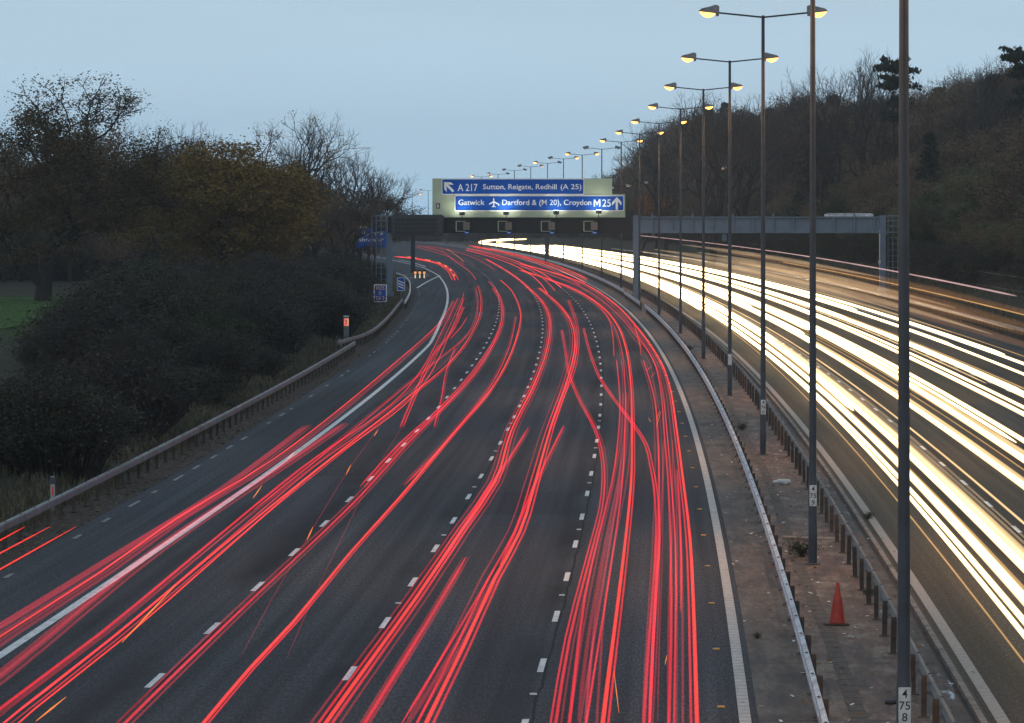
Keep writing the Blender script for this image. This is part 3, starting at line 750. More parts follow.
# island mast
IX = hit(413, 274, 0)
t = thing('cantilever_mast', 'dark sign mast rising from the lit traffic island at the slip road', 'sign mast', IX)
b = MB(); b.bbox((0, 0, 3.6), (.55, .5, 7.2), .04); b.build('mast', M['column'], t)
b = MB(); b.bbox((.6, .35, 6.1), (5.4, .3, 2.1), .05); b.build('sign_box', M['dark_clad'], t)
t = thing('traffic_island', 'kerbed traffic island under the sign mast where the slip road leaves', 'traffic island', hit(414, 276.5, 0))
L0 = t.location
def ring(a, b_, s): return [Vector((a*math.cos(R(q)), b_*math.sin(R(q)), 0)) for q in range(0, 360, 15)]
b = MB(); rg_ = ring(1.75, 17., 1); n = len(rg_)
b.v = [v.copy() for v in rg_]+[v*.97+Vector((0, 0, .13)) for v in rg_]+[v*.86+Vector((0, 0, .13)) for v in rg_]
for i in range(n): j = (i+1) % n; b.f += [[i, j, n+j, n+i], [n+i, n+j, 2*n+j, 2*n+i]]
b.build('kerb', M['kerb'], t)
b = MB(); b.v = [v*.86+Vector((0, 0, .12)) for v in rg_]; b.f = [list(range(n))]; b.build('paving', M['median_strip'], t)
for i, px in enumerate((415.3, 419.8, 424.3)):
    p = hit(px, 278.6, .13)
    t = thing('island_bollard', ('left', 'middle', 'right')[i]+' lit bollard of the three on the traffic island, amber above white', 'bollard', p, 0, 'lit bollards on the traffic island')
    b = MB(); b.bbox((0, 0, .45), (.42, .3, .9), .05); b.bbox((0, 0, .95), (.5, .36, .16), .05); bd = b.build('body', M['black'], t)
    b = MB(); b.bbox((0, -.16, .67), (.28, .03, .28), .01); b.build('amber_panel', M['amber_panel'], bd)
    b = MB(); b.bbox((0, -.16, .26), (.16, .03, .42), .01); b.build('white_panel', M['white_panel'], bd)

# ------------------------------------------------------------------ small roadside signs
def post_sign(name, label, px0, px1, py0, py1, Y, cat='road sign', border='sign_white', face='sign_blue', posts=(0,)):
    k = Y/F; x = ((px0+px1)/2-CX)*k; w = (px1-px0)*k; z1 = H-(py0-HY)*k; z0 = H-(py1-HY)*k; g0 = gz(x-P(Y), Y)-.05
    t = thing(name, label, cat, (x, Y, g0))
    b = MB()
    for dx in posts: b.tube([Vector((dx, .06, 0)), Vector((dx, .06, z1-g0-.05))], .045, 8)
    b.build('post', M['galv_old'], t)
    b = rrect(-w/2, w/2, z0-g0, z1-g0, .07, -.02, .01); b.build('border', M[border], t)
    e = w*.07; b = rrect(-w/2+e, w/2-e, z0-g0+e, z1-g0-e, .05, -.035, -.015); f = b.build('panel', M[face], t)
    return t, f, w, z0-g0, z1-g0
t, f, w_, z0, z1 = post_sign('location_sign', 'small blue location sign reading M25 B 50.2 in front of the scrub', 373.8, 386.8, 284.5, 302, 332, border='sign_white')
h_ = z1-z0
for i, s in enumerate(('M25', 'B', '50.2')): text('lettering', s, h_*.2, M['orange_text'], f, (0, -.039, z0+h_*(.7-.285*i)), None if s == 'B' else w_*.66, centre=True)
t, f, w_, z0, z1 = post_sign('countdown_marker', 'blue countdown marker with three white slanting bars beside the island barrier', 397., 405., 277.5, 290.8, 374, border='sign_white')
b = MB(); h_ = z1-z0
for i in range(3):
    zc = z0+h_*(.3+.2*i); n = len(b.v)
    b.v += [Vector((-w_*.36, -.039, zc+.14)), Vector((-w_*.36, -.039, zc+.03)), Vector((w_*.36, -.039, zc-.2)), Vector((w_*.36, -.039, zc-.09))]; b.f.append([n, n+1, n+2, n+3])
b.build('bars', M['sign_white'], f)
t, f, w_, z0, z1 = post_sign('shoulder_sign', 'blue sign reading No hard shoulder, half hidden by trees beside the gantry', 356.5, 387.5, 227.5, 247.5, 430, border='sign_blue', posts=(-1, 1))
h_ = z1-z0
text('lettering', 'No hard', .42, M['sign_white'], f, (-.05, -.039, z0+h_*.62), 2.3, centre=True); text('lettering', 'shoulder', .42, M['sign_white'], f, (-.05, -.039, z0+h_*.3), 2.6, centre=True)
for dx in (-.9, .9):
    b = MB(); b.bbox((dx, -.75, z1+.12), (.9, .14, .1), .02); o = b.build('lamp_head', M['galv_old'], t)
    b = MB(); b.box((dx, -.75, z1+.06), (.8, .1, .012)); b.build('glass', glow('strip', (1, .9, .6), 2.5), o)
    b = MB(); b.tube([Vector((dx, -.75, z1+.14)), Vector((dx, .05, z1-.02))], .025, 5); b.build('lamp_arm', M['galv_old'], t)
    spot(o, (dx, -.75, z1+.04), (0, .6, -1), 9, (1, .95, .8), 2.4, .1)
# emergency telephone
Y = 250.; k = Y/F; x = (346.3-CX)*k; g0 = gz(x-P(Y), Y)-.05
t = thing('emergency_telephone', 'emergency telephone post with a glowing orange red panel at the barrier gap', 'telephone post', (x, Y, g0))
b = MB(); b.bbox((0, 0, .84), (.32, .26, 1.68), .02); b.build('pedestal', M['galv_old'], t)
b = MB(); b.bbox((0, 0, 1.72), (.36, .3, .07), .015); b.build('cap', M['plate_white'], t)
b = MB(); b.bbox((-.03, -.135, 1.36), (.22, .02, .46), .006); f = b.build('panel', M['phone_red'], t)
b = MB(); b.bbox((.115, -.135, 1.36), (.06, .022, .46), .006); b.build('panel', M['phone_amber'], t)
b = MB(); b.tube([Vector((-.06, -.15, 1.48)), Vector((.02, -.15, 1.47)), Vector((.03, -.15, 1.36)), Vector((.02, -.15, 1.25)), Vector((-.06, -.15, 1.24))], .02, 6); b.build('handset_mark', M['black'], f)
# marker posts
def marker(label, off, Y, lean=0):
    t = thing('marker_post', label, 'marker post', (P(Y)+off, Y, gz(off, Y)-.05)); t.rotation_euler = (0, lean, 0)
    b = MB(); b.bbox((0, 0, .5), (.13, .05, 1.0), .015); bd = b.build('post', plain('marker_grey', (.33, .33, .33), .6), t)
    b = MB(); b.bbox((0, -.028, .88), (.125, .012, .2), .004); b.build('blue_top', plain('navy', (.02, .035, .07), .5), bd)
    b = MB(); b.bbox((0, -.028, .6), (.05, .012, .24), .004); b.build('reflector', M['marker_red'], bd)
marker('white marker post with dark blue top and red reflector behind the left barrier', -20.55, 113.5)
marker('leaning red and white marker post near the telephone post', -20.7, 240, R(-28))

# ------------------------------------------------------------------ things lying in the reserve
p = hit(837.5, 626, .012)
t = thing('traffic_cone', 'orange red traffic cone standing between the two median barriers', 'traffic cone', p)
b = MB(); b.lathe([(.17, .03), (.165, .06), (.115, .36), (.062, .66), (.036, .84), (.03, .86), (.018, .862)], k=24); b.build('cone', M['cone_red'], t, smooth=True)
b = MB(); b.bbox((-.02, 0, .02), (.5, .46, .04), .012); b.build('base', M['rubber'], t)
def lump(name, label, cat, px, py, sx, sy, sz, mat, seed, rz=0):
    import bmesh
    rg = random.Random(seed); bm = bmesh.new(); bmesh.ops.create_icosphere(bm, subdivisions=2, radius=1)
    b = MB(); bm.verts.index_update()
    for v in bm.verts: q = v.co*rg.uniform(.82, 1.12); b.v.append(Vector((q.x*sx, q.y*sy, max(-.3, q.z)*sz)))
    b.f = [[v.index for v in f.verts] for f in bm.faces]; bm.free()
    o = b.build(name, mat, None, hit(px, py, .008)+Vector((0, 0, sz*.25)), smooth=True); o.rotation_euler = (0, 0, rz)
    tag(o, label, cat)
lump('stone', 'flat pale stone lying in front of the orange cone', 'stone', 851, 640, .085, .12, .05, M['stone'], 3)
lump('rubble', 'dark lump of rubble at the foot of the nearest lamp column', 'rubble', 891, 705, .12, .2, .06, M['black'], 4)
# crumpled white sack and a pale board
o = MB(); pts = [hit(773, 483, .05), hit(779, 483, .06), hit(786, 482.6, .09), hit(788.2, 482.4, .06)]
o.tube(spline(pts, .05), [.05]+[.06]*2+[.09]*(len(spline(pts, .05))-4)+[.03], 9); tag(o.build('litter_bag', M['plate_white'], smooth=True, center=True), 'crumpled white bag lying in the reserve behind the second lamp column', 'litter')
a_, c_ = hit(782, 538, .03), hit(835, 540.5, .03); o = MB()
d_ = (c_-a_); o.bbox((0, 0, .02), (d_.length, .09, .045), .008); o = o.build('board', plain('board', (.33, .29, .25), .8), None, (a_+c_)/2)
o.rotation_euler = (0, 0, math.atan2(d_.y, d_.x)); tag(o, 'thin pale board lying across the reserve beside the second lamp column', 'board')
# road studs
me = None
for off, y0, y1, dy, nm, mt in ((-2.5, 69, 260, 9, 'amber', 'stud_amber'), (-5.75, 70.8, 170, 18, 'white', 'plate_white'), (-9.2, 87, 190, 18, 'white', 'plate_white')):
    me = None
    for Y in frange(y0, y1, dy)[:-1]:
        if me is None:
            b = MB(); b.bbox((0, 0, .012), (.13, .1, .03), .008); o = b.build('road_stud', M[mt], None, at(off, Y, 0)); me = o.data
        else: o = bpy.data.objects.new('road_stud', me); col.objects.link(o); o.location = at(off, Y, 0)
        tag(o, 'small amber road stud beside the ribbed line along the reserve' if nm == 'amber' else 'small pale road stud in a gap of a dashed lane line', 'road stud', 'amber road studs by the reserve' if nm == 'amber' else 'pale road studs in the lane lines')

# ------------------------------------------------------------------ vegetation
def branchy(rg, Ht, spread, depth, first=.28, r0=.22, up=.12, ratio=.72, kids_=(2, 3), ang=(.35, .8)):
    tr = MB(); tw = MB(); tips = []
    def grow(p, d, L, r, k):
        pts = [p]; q = p
        for i in range(3):
            d = (d+Vector((rg.gauss(0, .13), rg.gauss(0, .13), rg.gauss(0, .09)+up*.35))).normalized(); q = q+d*(L/3); pts.append(q)
        rr_ = [r, r*.9, r*.8, r*.7]
        (tr if k > depth-3 else tw).tube(pts, rr_, 7 if k == depth else (5 if k > depth-3 else 3), cap=False)
        if k <= 2: tips.extend(pts[1:])
        if k == 0: return
        n = rg.randint(*kids_)+(1 if k == depth else 0)
        a0 = rg.uniform(0, 6.28)
        for j in range(n):
            an = rg.uniform(*ang)*(spread if k > 1 else 1); az = a0+6.28*j/n+rg.uniform(-.5, .5)
            u = d.cross(Vector((.3, .2, 1)) if abs(d.z) < .9 else Vector((1, 0, 0))).normalized(); v = d.cross(u)
            nd = d*math.cos(an)+(u*math.cos(az)+v*math.sin(az))*math.sin(an)
            st = pts[-1] if j < 2 else pts[rg.randint(1, 2)]
            grow(st, nd, L*ratio*rg.uniform(.75, 1.15), r*.66, k-1)
    grow(Vector((0, 0, -.3)), Vector((rg.gauss(0, .05), rg.gauss(0, .05), 1)).normalized(), Ht*first, r0, depth)
    return tr, tw, tips
def fit(bs, tips, Ht):
    zs = [v.z for b in bs for v in b.v]+[p.z for p in tips]
    k = Ht/max(zs)
    for b in bs: b.v = [v*k for v in b.v]
    return [p*k for p in tips]
def leaves(b, rg, pts, n, rad, s0, s1, flat=.8):
    for p in pts:
        for _ in range(n):
            c = p+Vector((rg.gauss(0, rad), rg.gauss(0, rad), rg.gauss(0, rad*flat)))
            u = Vector((rg.gauss(0, 1), rg.gauss(0, 1), rg.gauss(0, .6))).normalized(); w_ = u.cross(Vector((rg.gauss(0, 1), rg.gauss(0, 1), rg.gauss(0, 1)))).normalized()
            s = rg.uniform(s0, s1); b.quad(c, u*s, w_*s*rg.uniform(.45, .8))
STORE = (0, -400, -100)
def proto_leafy(seed, Ht, depth, mat, nleaf, rad, s0, s1, spread=1., bark='bark', keep=1., **kw):
    rg = random.Random(seed); tr, tw, tips = branchy(rg, Ht, spread, depth, **kw); tips = fit([tr, tw], tips, Ht)
    cr = MB(); leaves(cr, rg, [p for p in tips if rg.random() < keep], nleaf, rad, s0, s1)
    tr.v += tw.v; n = len(tr.v)-len(tw.v); tr.f += [[i+n for i in f] for f in tw.f]
    return [('trunk', tr, M[bark]), ('crown', cr, M[mat])]
def proto_bare(seed, Ht, depth, mat='twig', spread=1., **kw):
    rg = random.Random(seed); tr, tw, tips = branchy(rg, Ht, spread, depth, **kw); fit([tr, tw], tips, Ht)
    return [('trunk', tr, M['bark']), ('crown', tw, M[mat])]
def proto_clump(seed, Ht, rx, mat, ncl, per, crad, s0, s1, base=.25, trunk=True, lobes=7):
    # a full crown: lumps of leaves on several uneven lobes
    rg = random.Random(seed); cr = MB(); tr = MB()
    lob = []
    for i in range(lobes):
        a = 6.28*i/lobes+rg.uniform(-.4, .4); q = rg.uniform(.25, .62)
        lob.append((Vector((math.cos(a)*rx*q, math.sin(a)*rx*q, Ht*(base+(1-base)*rg.uniform(.25, .72)))), rx*rg.uniform(.38, .6)))
    lob.append((Vector((0, 0, Ht*.74)), rx*.5))
    for i in range(ncl):
        c, r = rg.choice(lob); d = Vector((rg.gauss(0, 1), rg.gauss(0, 1), rg.gauss(0, .9)+.15)).normalized()
        p = c+Vector((d.x*r, d.y*r, d.z*r*.8))*rg.uniform(.6, 1.03)
        p.z = min(max(p.z, Ht*base*.6), Ht*.99)
        leaves(cr, rg, [p], per, crad*rg.uniform(.6, 1.3), s0, s1, .6)
    if trunk:
        tr.tube([Vector((0, 0, -.4)), Vector((.1, 0, Ht*.25)), Vector((-.05, .1, Ht*.6))], [Ht*.022, Ht*.016, Ht*.008], 7)
        for c, r in lob: tr.tube([Vector((0, 0, Ht*.2)), (c+Vector((0, 0, Ht*.3)))*.5, c, c+Vector((rg.uniform(-r, r)*.5, rg.uniform(-r, r)*.5, r*.6))], [Ht*.011, Ht*.008, Ht*.005, Ht*.002], 5)
        return [('trunk', tr, M['bark']), ('crown', cr, M[mat])]
    return [('crown', cr, M[mat])]
def proto_conifer(seed, Ht, rx):
    rg = random.Random(seed); cr = MB(); tr = MB(); tr.tube([Vector((0, 0, -.4)), Vector((0, 0, Ht*.97))], [Ht*.018, .03], 6)
    for i in range(26):
        z = Ht*(.1+.88*i/26); r = rx*(1-i/26)**.8+.25
        for j in range(9):
            a = rg.uniform(0, 6.28); L = r*rg.uniform(.7, 1.1); e = Vector((math.cos(a)*L, math.sin(a)*L, z-L*.25))
            tr.tube([Vector((0, 0, z)), e], [.03, .01], 3, False)
            leaves(cr, rg, [Vector((0, 0, z)).lerp(e, t_) for t_ in (.4, .65, .85, 1.)], 7, .22, .08, .2, .5)
    return [('trunk', tr, M['bark']), ('crown', cr, M['pine_leaf'])]
def proto_cedar(seed, Ht, rx):
    rg = random.Random(seed); cr = MB(); tr = MB(); tr.tube([Vector((0, 0, -.4)), Vector((.2, 0, Ht*.5)), Vector((-.1, 0, Ht*.96))], [Ht*.024, Ht*.017, .07], 7)
    for z, r in ((.985, .6), (.95, .95), (.9, .7), (.86, .9), (.78, .5), (.7, .75)):
        for j in range(6):
            a = rg.uniform(0, 6.28); L = rx*r*rg.uniform(.3, 1.15); e = Vector((math.cos(a)*L, math.sin(a)*L, Ht*z+rg.uniform(-.45, .4)))
            tr.tube([Vector((0, 0, Ht*z-L*.28)), e*.6+Vector((0, 0, Ht*z*.4-.1)), e], [.08, .05, .02], 4, False)
            leaves(cr, rg, [Vector((0, 0, Ht*z-.1)).lerp(e, t_) for t_ in (.35, .5, .65, .8, .92, 1.)], 22, .42, .1, .24, .28)
    return [('trunk', tr, M['bark']), ('crown', cr, M['pine_leaf'])]
def proto_scrub(seed, Ht, rx, mat, tw_mat, nst, dens):
    rg = random.Random(seed); st = MB(); cr = MB()
    for i in range(nst):
        a = rg.uniform(0, 6.28); L = Ht*rg.uniform(.6, 1.05); q = rg.uniform(.1, 1)*rx
        b0 = Vector((math.cos(a)*q*.5, math.sin(a)*q*.5, -.1)); e = Vector((math.cos(a)*q, math.sin(a)*q, L*(1-.35*(q/rx)**2)))
        m_ = b0.lerp(e, .5)+Vector((rg.gauss(0, .15), rg.gauss(0, .15), .1*L)); st.tube([b0, m_, e], [.022, .016, .006], 3, False)
        for j in range(5):
            s = b0.lerp(e, rg.uniform(.35, .95)); t_ = s+Vector((rg.gauss(0, .45), rg.gauss(0, .45), rg.uniform(.1, .75)))
            st.tube([s, t_], [.01, .004], 3, False)
            if rg.random() < dens: leaves(cr, rg, [s.lerp(t_, .6), t_], 6, .18, .02, .05)
    return [('stem', st, M[tw_mat]), ('crown', cr, M[mat])]
class Kind:
    def __init__(s, name, parts, Ht): s.name = name; s.h = Ht; s.parts = [(n, b, m) for n, b, m in parts]; s.me = None
    def place(s, loc, h, rz, label, cat, group=None, wide=1.):
        t = thing(s.name, label, cat, loc, rz, group); k = h/s.h; t.scale = (k*wide, k*wide, k)
        if s.me is None:
            s.me = []
            for n, b, m in s.parts:
                o = b.build(n, m, t); s.me.append((n, o.data))
        else:
            for n, me in s.me:
                o = bpy.data.objects.new(n, me); col.objects.link(o); o.parent = t
        return t
oak = Kind('oak_tree', proto_leafy(11, 19, 7, 'oak_leaf', 15, .4, .035, .085, 1.15, first=.2, r0=.5, up=.1, keep=.95, kids_=(2, 3), ratio=.8), 19)
olive = Kind('autumn_tree', proto_clump(12, 15, 7.4, 'olive_leaf', 800, 100, .62, .045, .11, .14, lobes=13), 15)
gnarl = Kind('gnarled_tree', proto_leafy(14, 17, 6, 'olive_leaf', 8, .28, .04, .08, 1.1, first=.34, r0=.3, keep=.35, ratio=.72), 17)
bareA = Kind('bare_tree', proto_bare(21, 18, 8, 'twig', .95, first=.2, r0=.3, up=.12, ratio=.79, kids_=(2, 3), ang=(.3, .75)), 18)
bareB = Kind('bare_tree', proto_bare(22, 18, 8, 'twig', .8, first=.24, r0=.28, up=.22, ratio=.78, kids_=(2, 3), ang=(.25, .6)), 18)
bareC = Kind('bare_tree', proto_bare(23, 15, 8, 'twig_brown', .95, first=.22, r0=.24, up=.14, ratio=.77, kids_=(2, 3), ang=(.3, .7)), 15)
brownA = Kind('brown_tree', proto_leafy(31, 14, 6, 'brown_leaf', 8, .45, .05, .11, 1., first=.22, r0=.22, ratio=.76, kids_=(2, 3)), 14)
brownB = Kind('brown_tree', proto_clump(32, 13, 4.6, 'brown_leaf', 380, 48, .55, .05, .11, .15, lobes=8), 13)
greenA = Kind('ivy_tree', proto_clump(33, 12, 4.3, 'wood_green', 380, 48, .55, .05, .11, .12, lobes=8), 12)
greenB = Kind('ivy_tree', proto_clump(34, 13, 3.6, 'wood_green', 380, 48, .5, .05, .11, .15, lobes=7), 13)
conif = Kind('conifer', proto_conifer(35, 15, 3.2), 15)
cedar = Kind('flat_topped_pine', proto_cedar(36, 17, 4.6), 17)
rust = Kind('rust_tree', proto_clump(37, 6, 2.4, 'rust_leaf', 110, 26, .4, .05, .12, .2, lobes=6), 6)
bushA = Kind('bush', proto_clump(41, 3.5, 2.6, 'scrub_leaf', 260, 60, .32, .022, .055, .05, lobes=8), 3.5)
bushB = Kind('bush', proto_clump(42, 3.2, 2.4, 'bush_green', 260, 60, .32, .022, .055, .05, lobes=8), 3.2)
scrubA = Kind('thorn_scrub', proto_scrub(43, 3.2, 2., 'scrub_leaf', 'twig', 260, .6), 3.4)
scrubB = Kind('thorn_scrub', proto_scrub(44, 3.0, 1.8, 'scrub_leaf', 'twig', 240, .35), 3.2)

def px_place(kind, px, py_top, Y, label, cat='tree', wide=1., rz=0, group=None, sink=0.):
    X = (px-CX)*Y/F; z0 = gz(X-P(Y), Y)-sink; h = H-(py_top-HY)*Y/F-z0
    return kind.place((X, Y, z0), h, rz, label, cat, group, wide)
# ---- left side, each tree one can tell apart
px_place(oak, 42, 73, 318, 'great oak with sparse brown leaves at the left edge of the photo', wide=1.3, rz=.6)
px_place(olive, 226, 128, 335, 'broad round tree with yellow brown leaves left of the motorway', wide=1.22)
px_place(gnarl, 248, 110, 395, 'gnarled tree showing its bare upper limbs above the yellow brown tree', rz=1.)
px_place(bareA, 305, 106, 430, 'big bare twiggy tree beside the yellow brown tree', wide=.95)
px_place(bareC, 350, 150, 470, 'bare dark tree at the right end of the left wood, nearest the gantry', wide=1.)
px_place(brownA, 362, 186, 500, 'low dark tree closing the left wood beside the gantry', wide=1.1)
px_place(bareB, 285, 122, 520, 'faint bare tree behind the big bare tree', wide=.9, rz=2)
for i, (px, py, Y, kd) in enumerate(((138, 124, 470, bareB), (165, 118, 490, bareC), (192, 122, 480, bareA), (214, 120, 500, bareB), (118, 140, 430, bareA), (330, 135, 520, bareB), (92, 120, 420, brownA), (-18, 118, 380, brownA), (150, 165, 400, greenB), (270, 165, 440, brownB), (315, 180, 450, greenA), (20, 190, 400, greenA), (345, 200, 480, brownB), (120, 200, 380, brownB), (368, 206, 540, bareC), (70, 180, 390, brownB), (180, 175, 440, brownB), (300, 160, 480, brownA), (240, 170, 450, brownA), (160, 190, 420, brownA), (335, 185, 430, brownB), (50, 215, 410, brownB), (100, 225, 400, greenB), (375, 222, 560, brownB))):
    bare = kd in (bareA, bareB, bareC)
    px_place(kd, px, py, Y, ('bare grey tree in the left wood behind the yellow brown tree and oak' if bare else ('dark green ivy covered tree in the shade of the left wood' if kd in (greenA, greenB) else 'dull brown leaved tree in the shade of the left wood')), rz=i*1.3, group='bare trees of the left wood' if bare else ('ivy trees of the left wood' if kd in (greenA, greenB) else 'brown trees of the left wood'))
for i, (px, py, Y) in enumerate(((-12, 150, 410), (18, 165, 420), (60, 150, 430), (98, 165, 425), (135, 150, 445), (172, 150, 470), (192, 160, 450), (30, 200, 440), (75, 205, 445))):
    px_place((brownB, greenA)[i % 3 == 2], px, py, Y, ('dull brown leaved tree in the shade of the left wood', 'dark green ivy covered tree in the shade of the left wood')[i % 3 == 2], wide=1.25, rz=i*.9, group=('brown trees of the left wood', 'ivy trees of the left wood')[i % 3 == 2])
px_place(brownA, 346, 196, 408, 'brown tree hanging over the left part of the No hard shoulder sign', wide=.9)
# ---- scrub bank between the left barrier and the wood
rg = random.Random(77)
SC = [(-60, 372), (20, 372), (40, 352), (58, 322), (75, 296), (95, 280), (120, 268), (150, 258), (250, 248), (340, 244), (380, 246), (392, 262)]
n = 0
for Y in [118+7.2*i for i in range(50)]:
    for _ in range(4):
        off = paved_left(Y)-rg.uniform(3.2, 6.5+.05*Y) ; X = P(Y)+off; px = CX+X*F/Y
        if not -70 < px < 392 or (px > 352 and Y < 420) or (px > 338 and Y < 262): continue
        z0 = gz(off, Y); top = H-(lerp(px, SC)+rg.uniform(0, 22)-HY)*Y/F
        near = paved_left(Y)-off
        h = min(top-z0, rg.uniform(2.2, 4.6)*min(1., .35+near*.12))
        if h < .5: continue
        kd = rg.choice((bushA, scrubA, scrubA, scrubB, bushA, bushB if rg.random() < .2 else scrubB))
        lab, grp = {'bush': ('dark leafy bush in the scrub bank left of the barrier', 'leafy bushes of the scrub bank'), 'thorn_scrub': ('leafless thorny scrub on the bank left of the barrier', 'thorn scrub of the bank')}[kd.name]
        if kd is bushB: lab, grp = 'green leafy bush in the scrub bank left of the barrier', 'green bushes of the scrub bank'
        kd.place((X, Y, z0-.1), h, rg.uniform(0, 6.28), lab, 'bush', grp, wide=rg.uniform(.9, 1.5)*(3.2/max(h, 1.4))**.45)
        n += 1
px_place(bushB, 140, 262, 250, 'brighter green bush standing out of the dark scrub', 'bush', 1.1)
for i in range(22):
    px_place((bushA, scrubB, bushA)[i % 3], -30+i*14, 222+(i*37) % 22, 395+(i*53) % 40, 'dark undergrowth in the deep shade behind the oak', 'bush', 1.5, i*1.1, 'undergrowth of the left wood')
# ---- the wooded hillside on the right
SK = [(560, 190), (590, 178), (620, 158), (650, 132), (690, 104), (730, 96), (770, 100), (800, 92), (850, 88), (900, 96), (930, 84), (960, 74), (990, 66), (1024, 60), (1100, 55)]
rows = [(27.5, 3., .0), (30, 6., .0), (33, 8., .0), (36.5, 9., .0), (41, 11, .1), (46, 12, .2), (52, 13, .4), (60, 14, .6), (68, 15, 1.)]
m = 0
LB = {'brown_tree': ('brown autumn tree in the wood on the right hillside', 'brown trees of the hillside wood'), 'ivy_tree': ('dull green tree in the wood on the right hillside', 'green trees of the hillside wood'),
      'bare_tree': ('bare twiggy tree in the wood on the right hillside', 'bare trees of the hillside wood'), 'conifer': ('dark conifer in the wood on the right hillside', 'conifers of the hillside wood'),
      'bush': ('leafy bush along the foot of the right hillside', 'bushes at the foot of the hillside'), 'thorn_scrub': ('leafless scrub along the foot of the right hillside', 'scrub at the foot of the hillside')}
for off, ht, pf in rows:
    Y = 285+rg.uniform(0, 8)
    while Y < 980:
        o = off+rg.uniform(-1.5, 1.5); X = P(Y)+o; px = CX+X*F/Y
        Yn = Y+(8.5 if off < 34 else 14)*rg.uniform(.75, 1.25)
        if 555 < px < 1075:
            z0 = gz(o, Y); top = H-(lerp(px, SK)+rg.uniform(0, 10)-HY)*Y/F
            h = ht*rg.uniform(.75, 1.25)
            if pf and rg.random() < pf: h = top-z0
            h = min(h, top-z0)
            if h > 1.5:
                if off < 29: kd = rg.choice((bushA, bushB, scrubA, scrubB, bushA))
                elif off < 32: kd = rg.choice((greenA, greenB, brownB, bushB, greenA))
                elif off < 45: kd = rg.choice((greenA, brownA, brownB, greenB, brownB, bareC, conif if rg.random() < .4 else brownA))
                else: kd = rg.choice((brownA, bareA, bareC, brownA, bareB, brownB, greenB, conif if rg.random() < .5 else bareC))
                lab, grp = LB[kd.name]
                kd.place((X, Y, z0-.15), h, rg.uniform(0, 6.28), lab, 'bush' if kd.name in ('bush', 'thorn_scrub') else 'tree', grp, wide=rg.uniform(.9, 1.25)*(kd.h/h)**.3); m += 1
        Y = Yn
px_place(cedar, 893, 60, 470, 'flat topped dark pine standing on the hill skyline behind the nearest lamp column', wide=.5)
px_place(bareA, 864, 42, 480, 'tall bare tree on the hill skyline left of the flat topped pine', wide=.7)
px_place(bareA, 836, 62, 500, 'shorter bare tree on the hill skyline, left of the tall bare one', wide=.8, rz=2.2)
px_place(cedar, 1020, 50, 440, 'flat topped dark pine on the hill at the right edge of the photo', wide=.5, rz=1.2)
px_place(bareA, 985, 52, 460, 'bare rounded tree on the hill skyline near the right edge', wide=.9)
px_place(bareC, 710, 88, 560, 'bare tree showing over the wood between two lamp columns', wide=1.)
for i, (px, py) in enumerate(((700, 92), (722, 90), (748, 92), (775, 94), (798, 82), (812, 80), (850, 56), (878, 66), (905, 80), (922, 76), (945, 68), (962, 64), (975, 60), (1000, 52), (1012, 58), (640, 134), (665, 118))):
    px_place((bareA, bareC, bareA, bareB)[i % 4], px, py, 640-i % 3*25+(60 if px < 700 else 0), 'bare twiggy tree in the wood on the right hillside', wide=.8, rz=i*1.7, group='bare trees of the hillside wood')
px_place(rust, 656, 187, 700, 'small rust orange tree behind the right end of the signs', wide=1.)
px_place(conif, 930, 128, 440, 'dark pointed conifer standing out in the hillside wood', wide=.9)
px_place(conif, 818, 118, 520, 'broad dark conifer between the two nearest lamp columns', wide=1.2)
# ---- hedge at the far end of the road
Y = 1000
for i in range(46):
    px = 372+i*5.2+rg.uniform(-2, 2); Yh = rg.uniform(1010, 1130); py = rg.uniform(212, 222) if px < 560 else rg.uniform(190, 215)
    kd = rg.choice((brownB, greenA, brownA))
    X = (px-CX)*Yh/F; z0 = gz(X-P(Yh), Yh)
    kd.place((X, Yh, z0-2.5), 2.5+max(2., H-(py-HY)*Yh/F-z0), rg.uniform(0, 6), 'far tree in the low dark belt beyond the gantry', 'tree', 'far trees beyond the gantry', 1.5)
# ---- grass
def blades(name, pts, rg, h0, h1, mat):
    b = MB()
    for p in pts:
        for _ in range(5):
            h = rg.uniform(h0, h1); a = rg.uniform(0, 6.28); q = p+Vector((rg.gauss(0, .12), rg.gauss(0, .12), 0)); d = Vector((math.cos(a), math.sin(a), 0))*h*rg.uniform(.1, .6)
            u = Vector((-math.sin(a), math.cos(a), 0))*.022; n = len(b.v)
            b.v += [q-u, q+u, q+d*.4+u*.7+Vector((0, 0, h*.65)), q+d*.4-u*.7+Vector((0, 0, h*.65)), q+d+Vector((0, 0, h*.9))]; b.f += [[n, n+1, n+2, n+3], [n+3, n+2, n+4]]
    return tag(b.build(name, mat), kind='stuff')
pts = []
for _ in range(7000):
    Y = 85+(rg.random()**1.5)*330; off = paved_left(Y)-1.3-abs(rg.gauss(0, 2.6)); pts.append(Vector((P(Y)+off, Y, gz(off, Y)-.05)))
blades('verge_grass', pts, rg, .08, .42, M['grass'])
pts = []
for _ in range(6000):
    Y = rg.uniform(205, 335); off = rg.uniform(-62, -38); pts.append(Vector((P(Y)+off, Y, gz(off, Y)-.02)))
blades('field_grass', pts, rg, .08, .22, M['field_grass'])
pts = []
for _ in range(3500):
    Y = rg.uniform(230, 560); off = 22+abs(rg.gauss(0, 2)); pts.append(Vector((P(Y)+off, Y, gz(off, Y)-.05)))
blades('bank_grass', pts, rg, .2, .6, M['grass'])
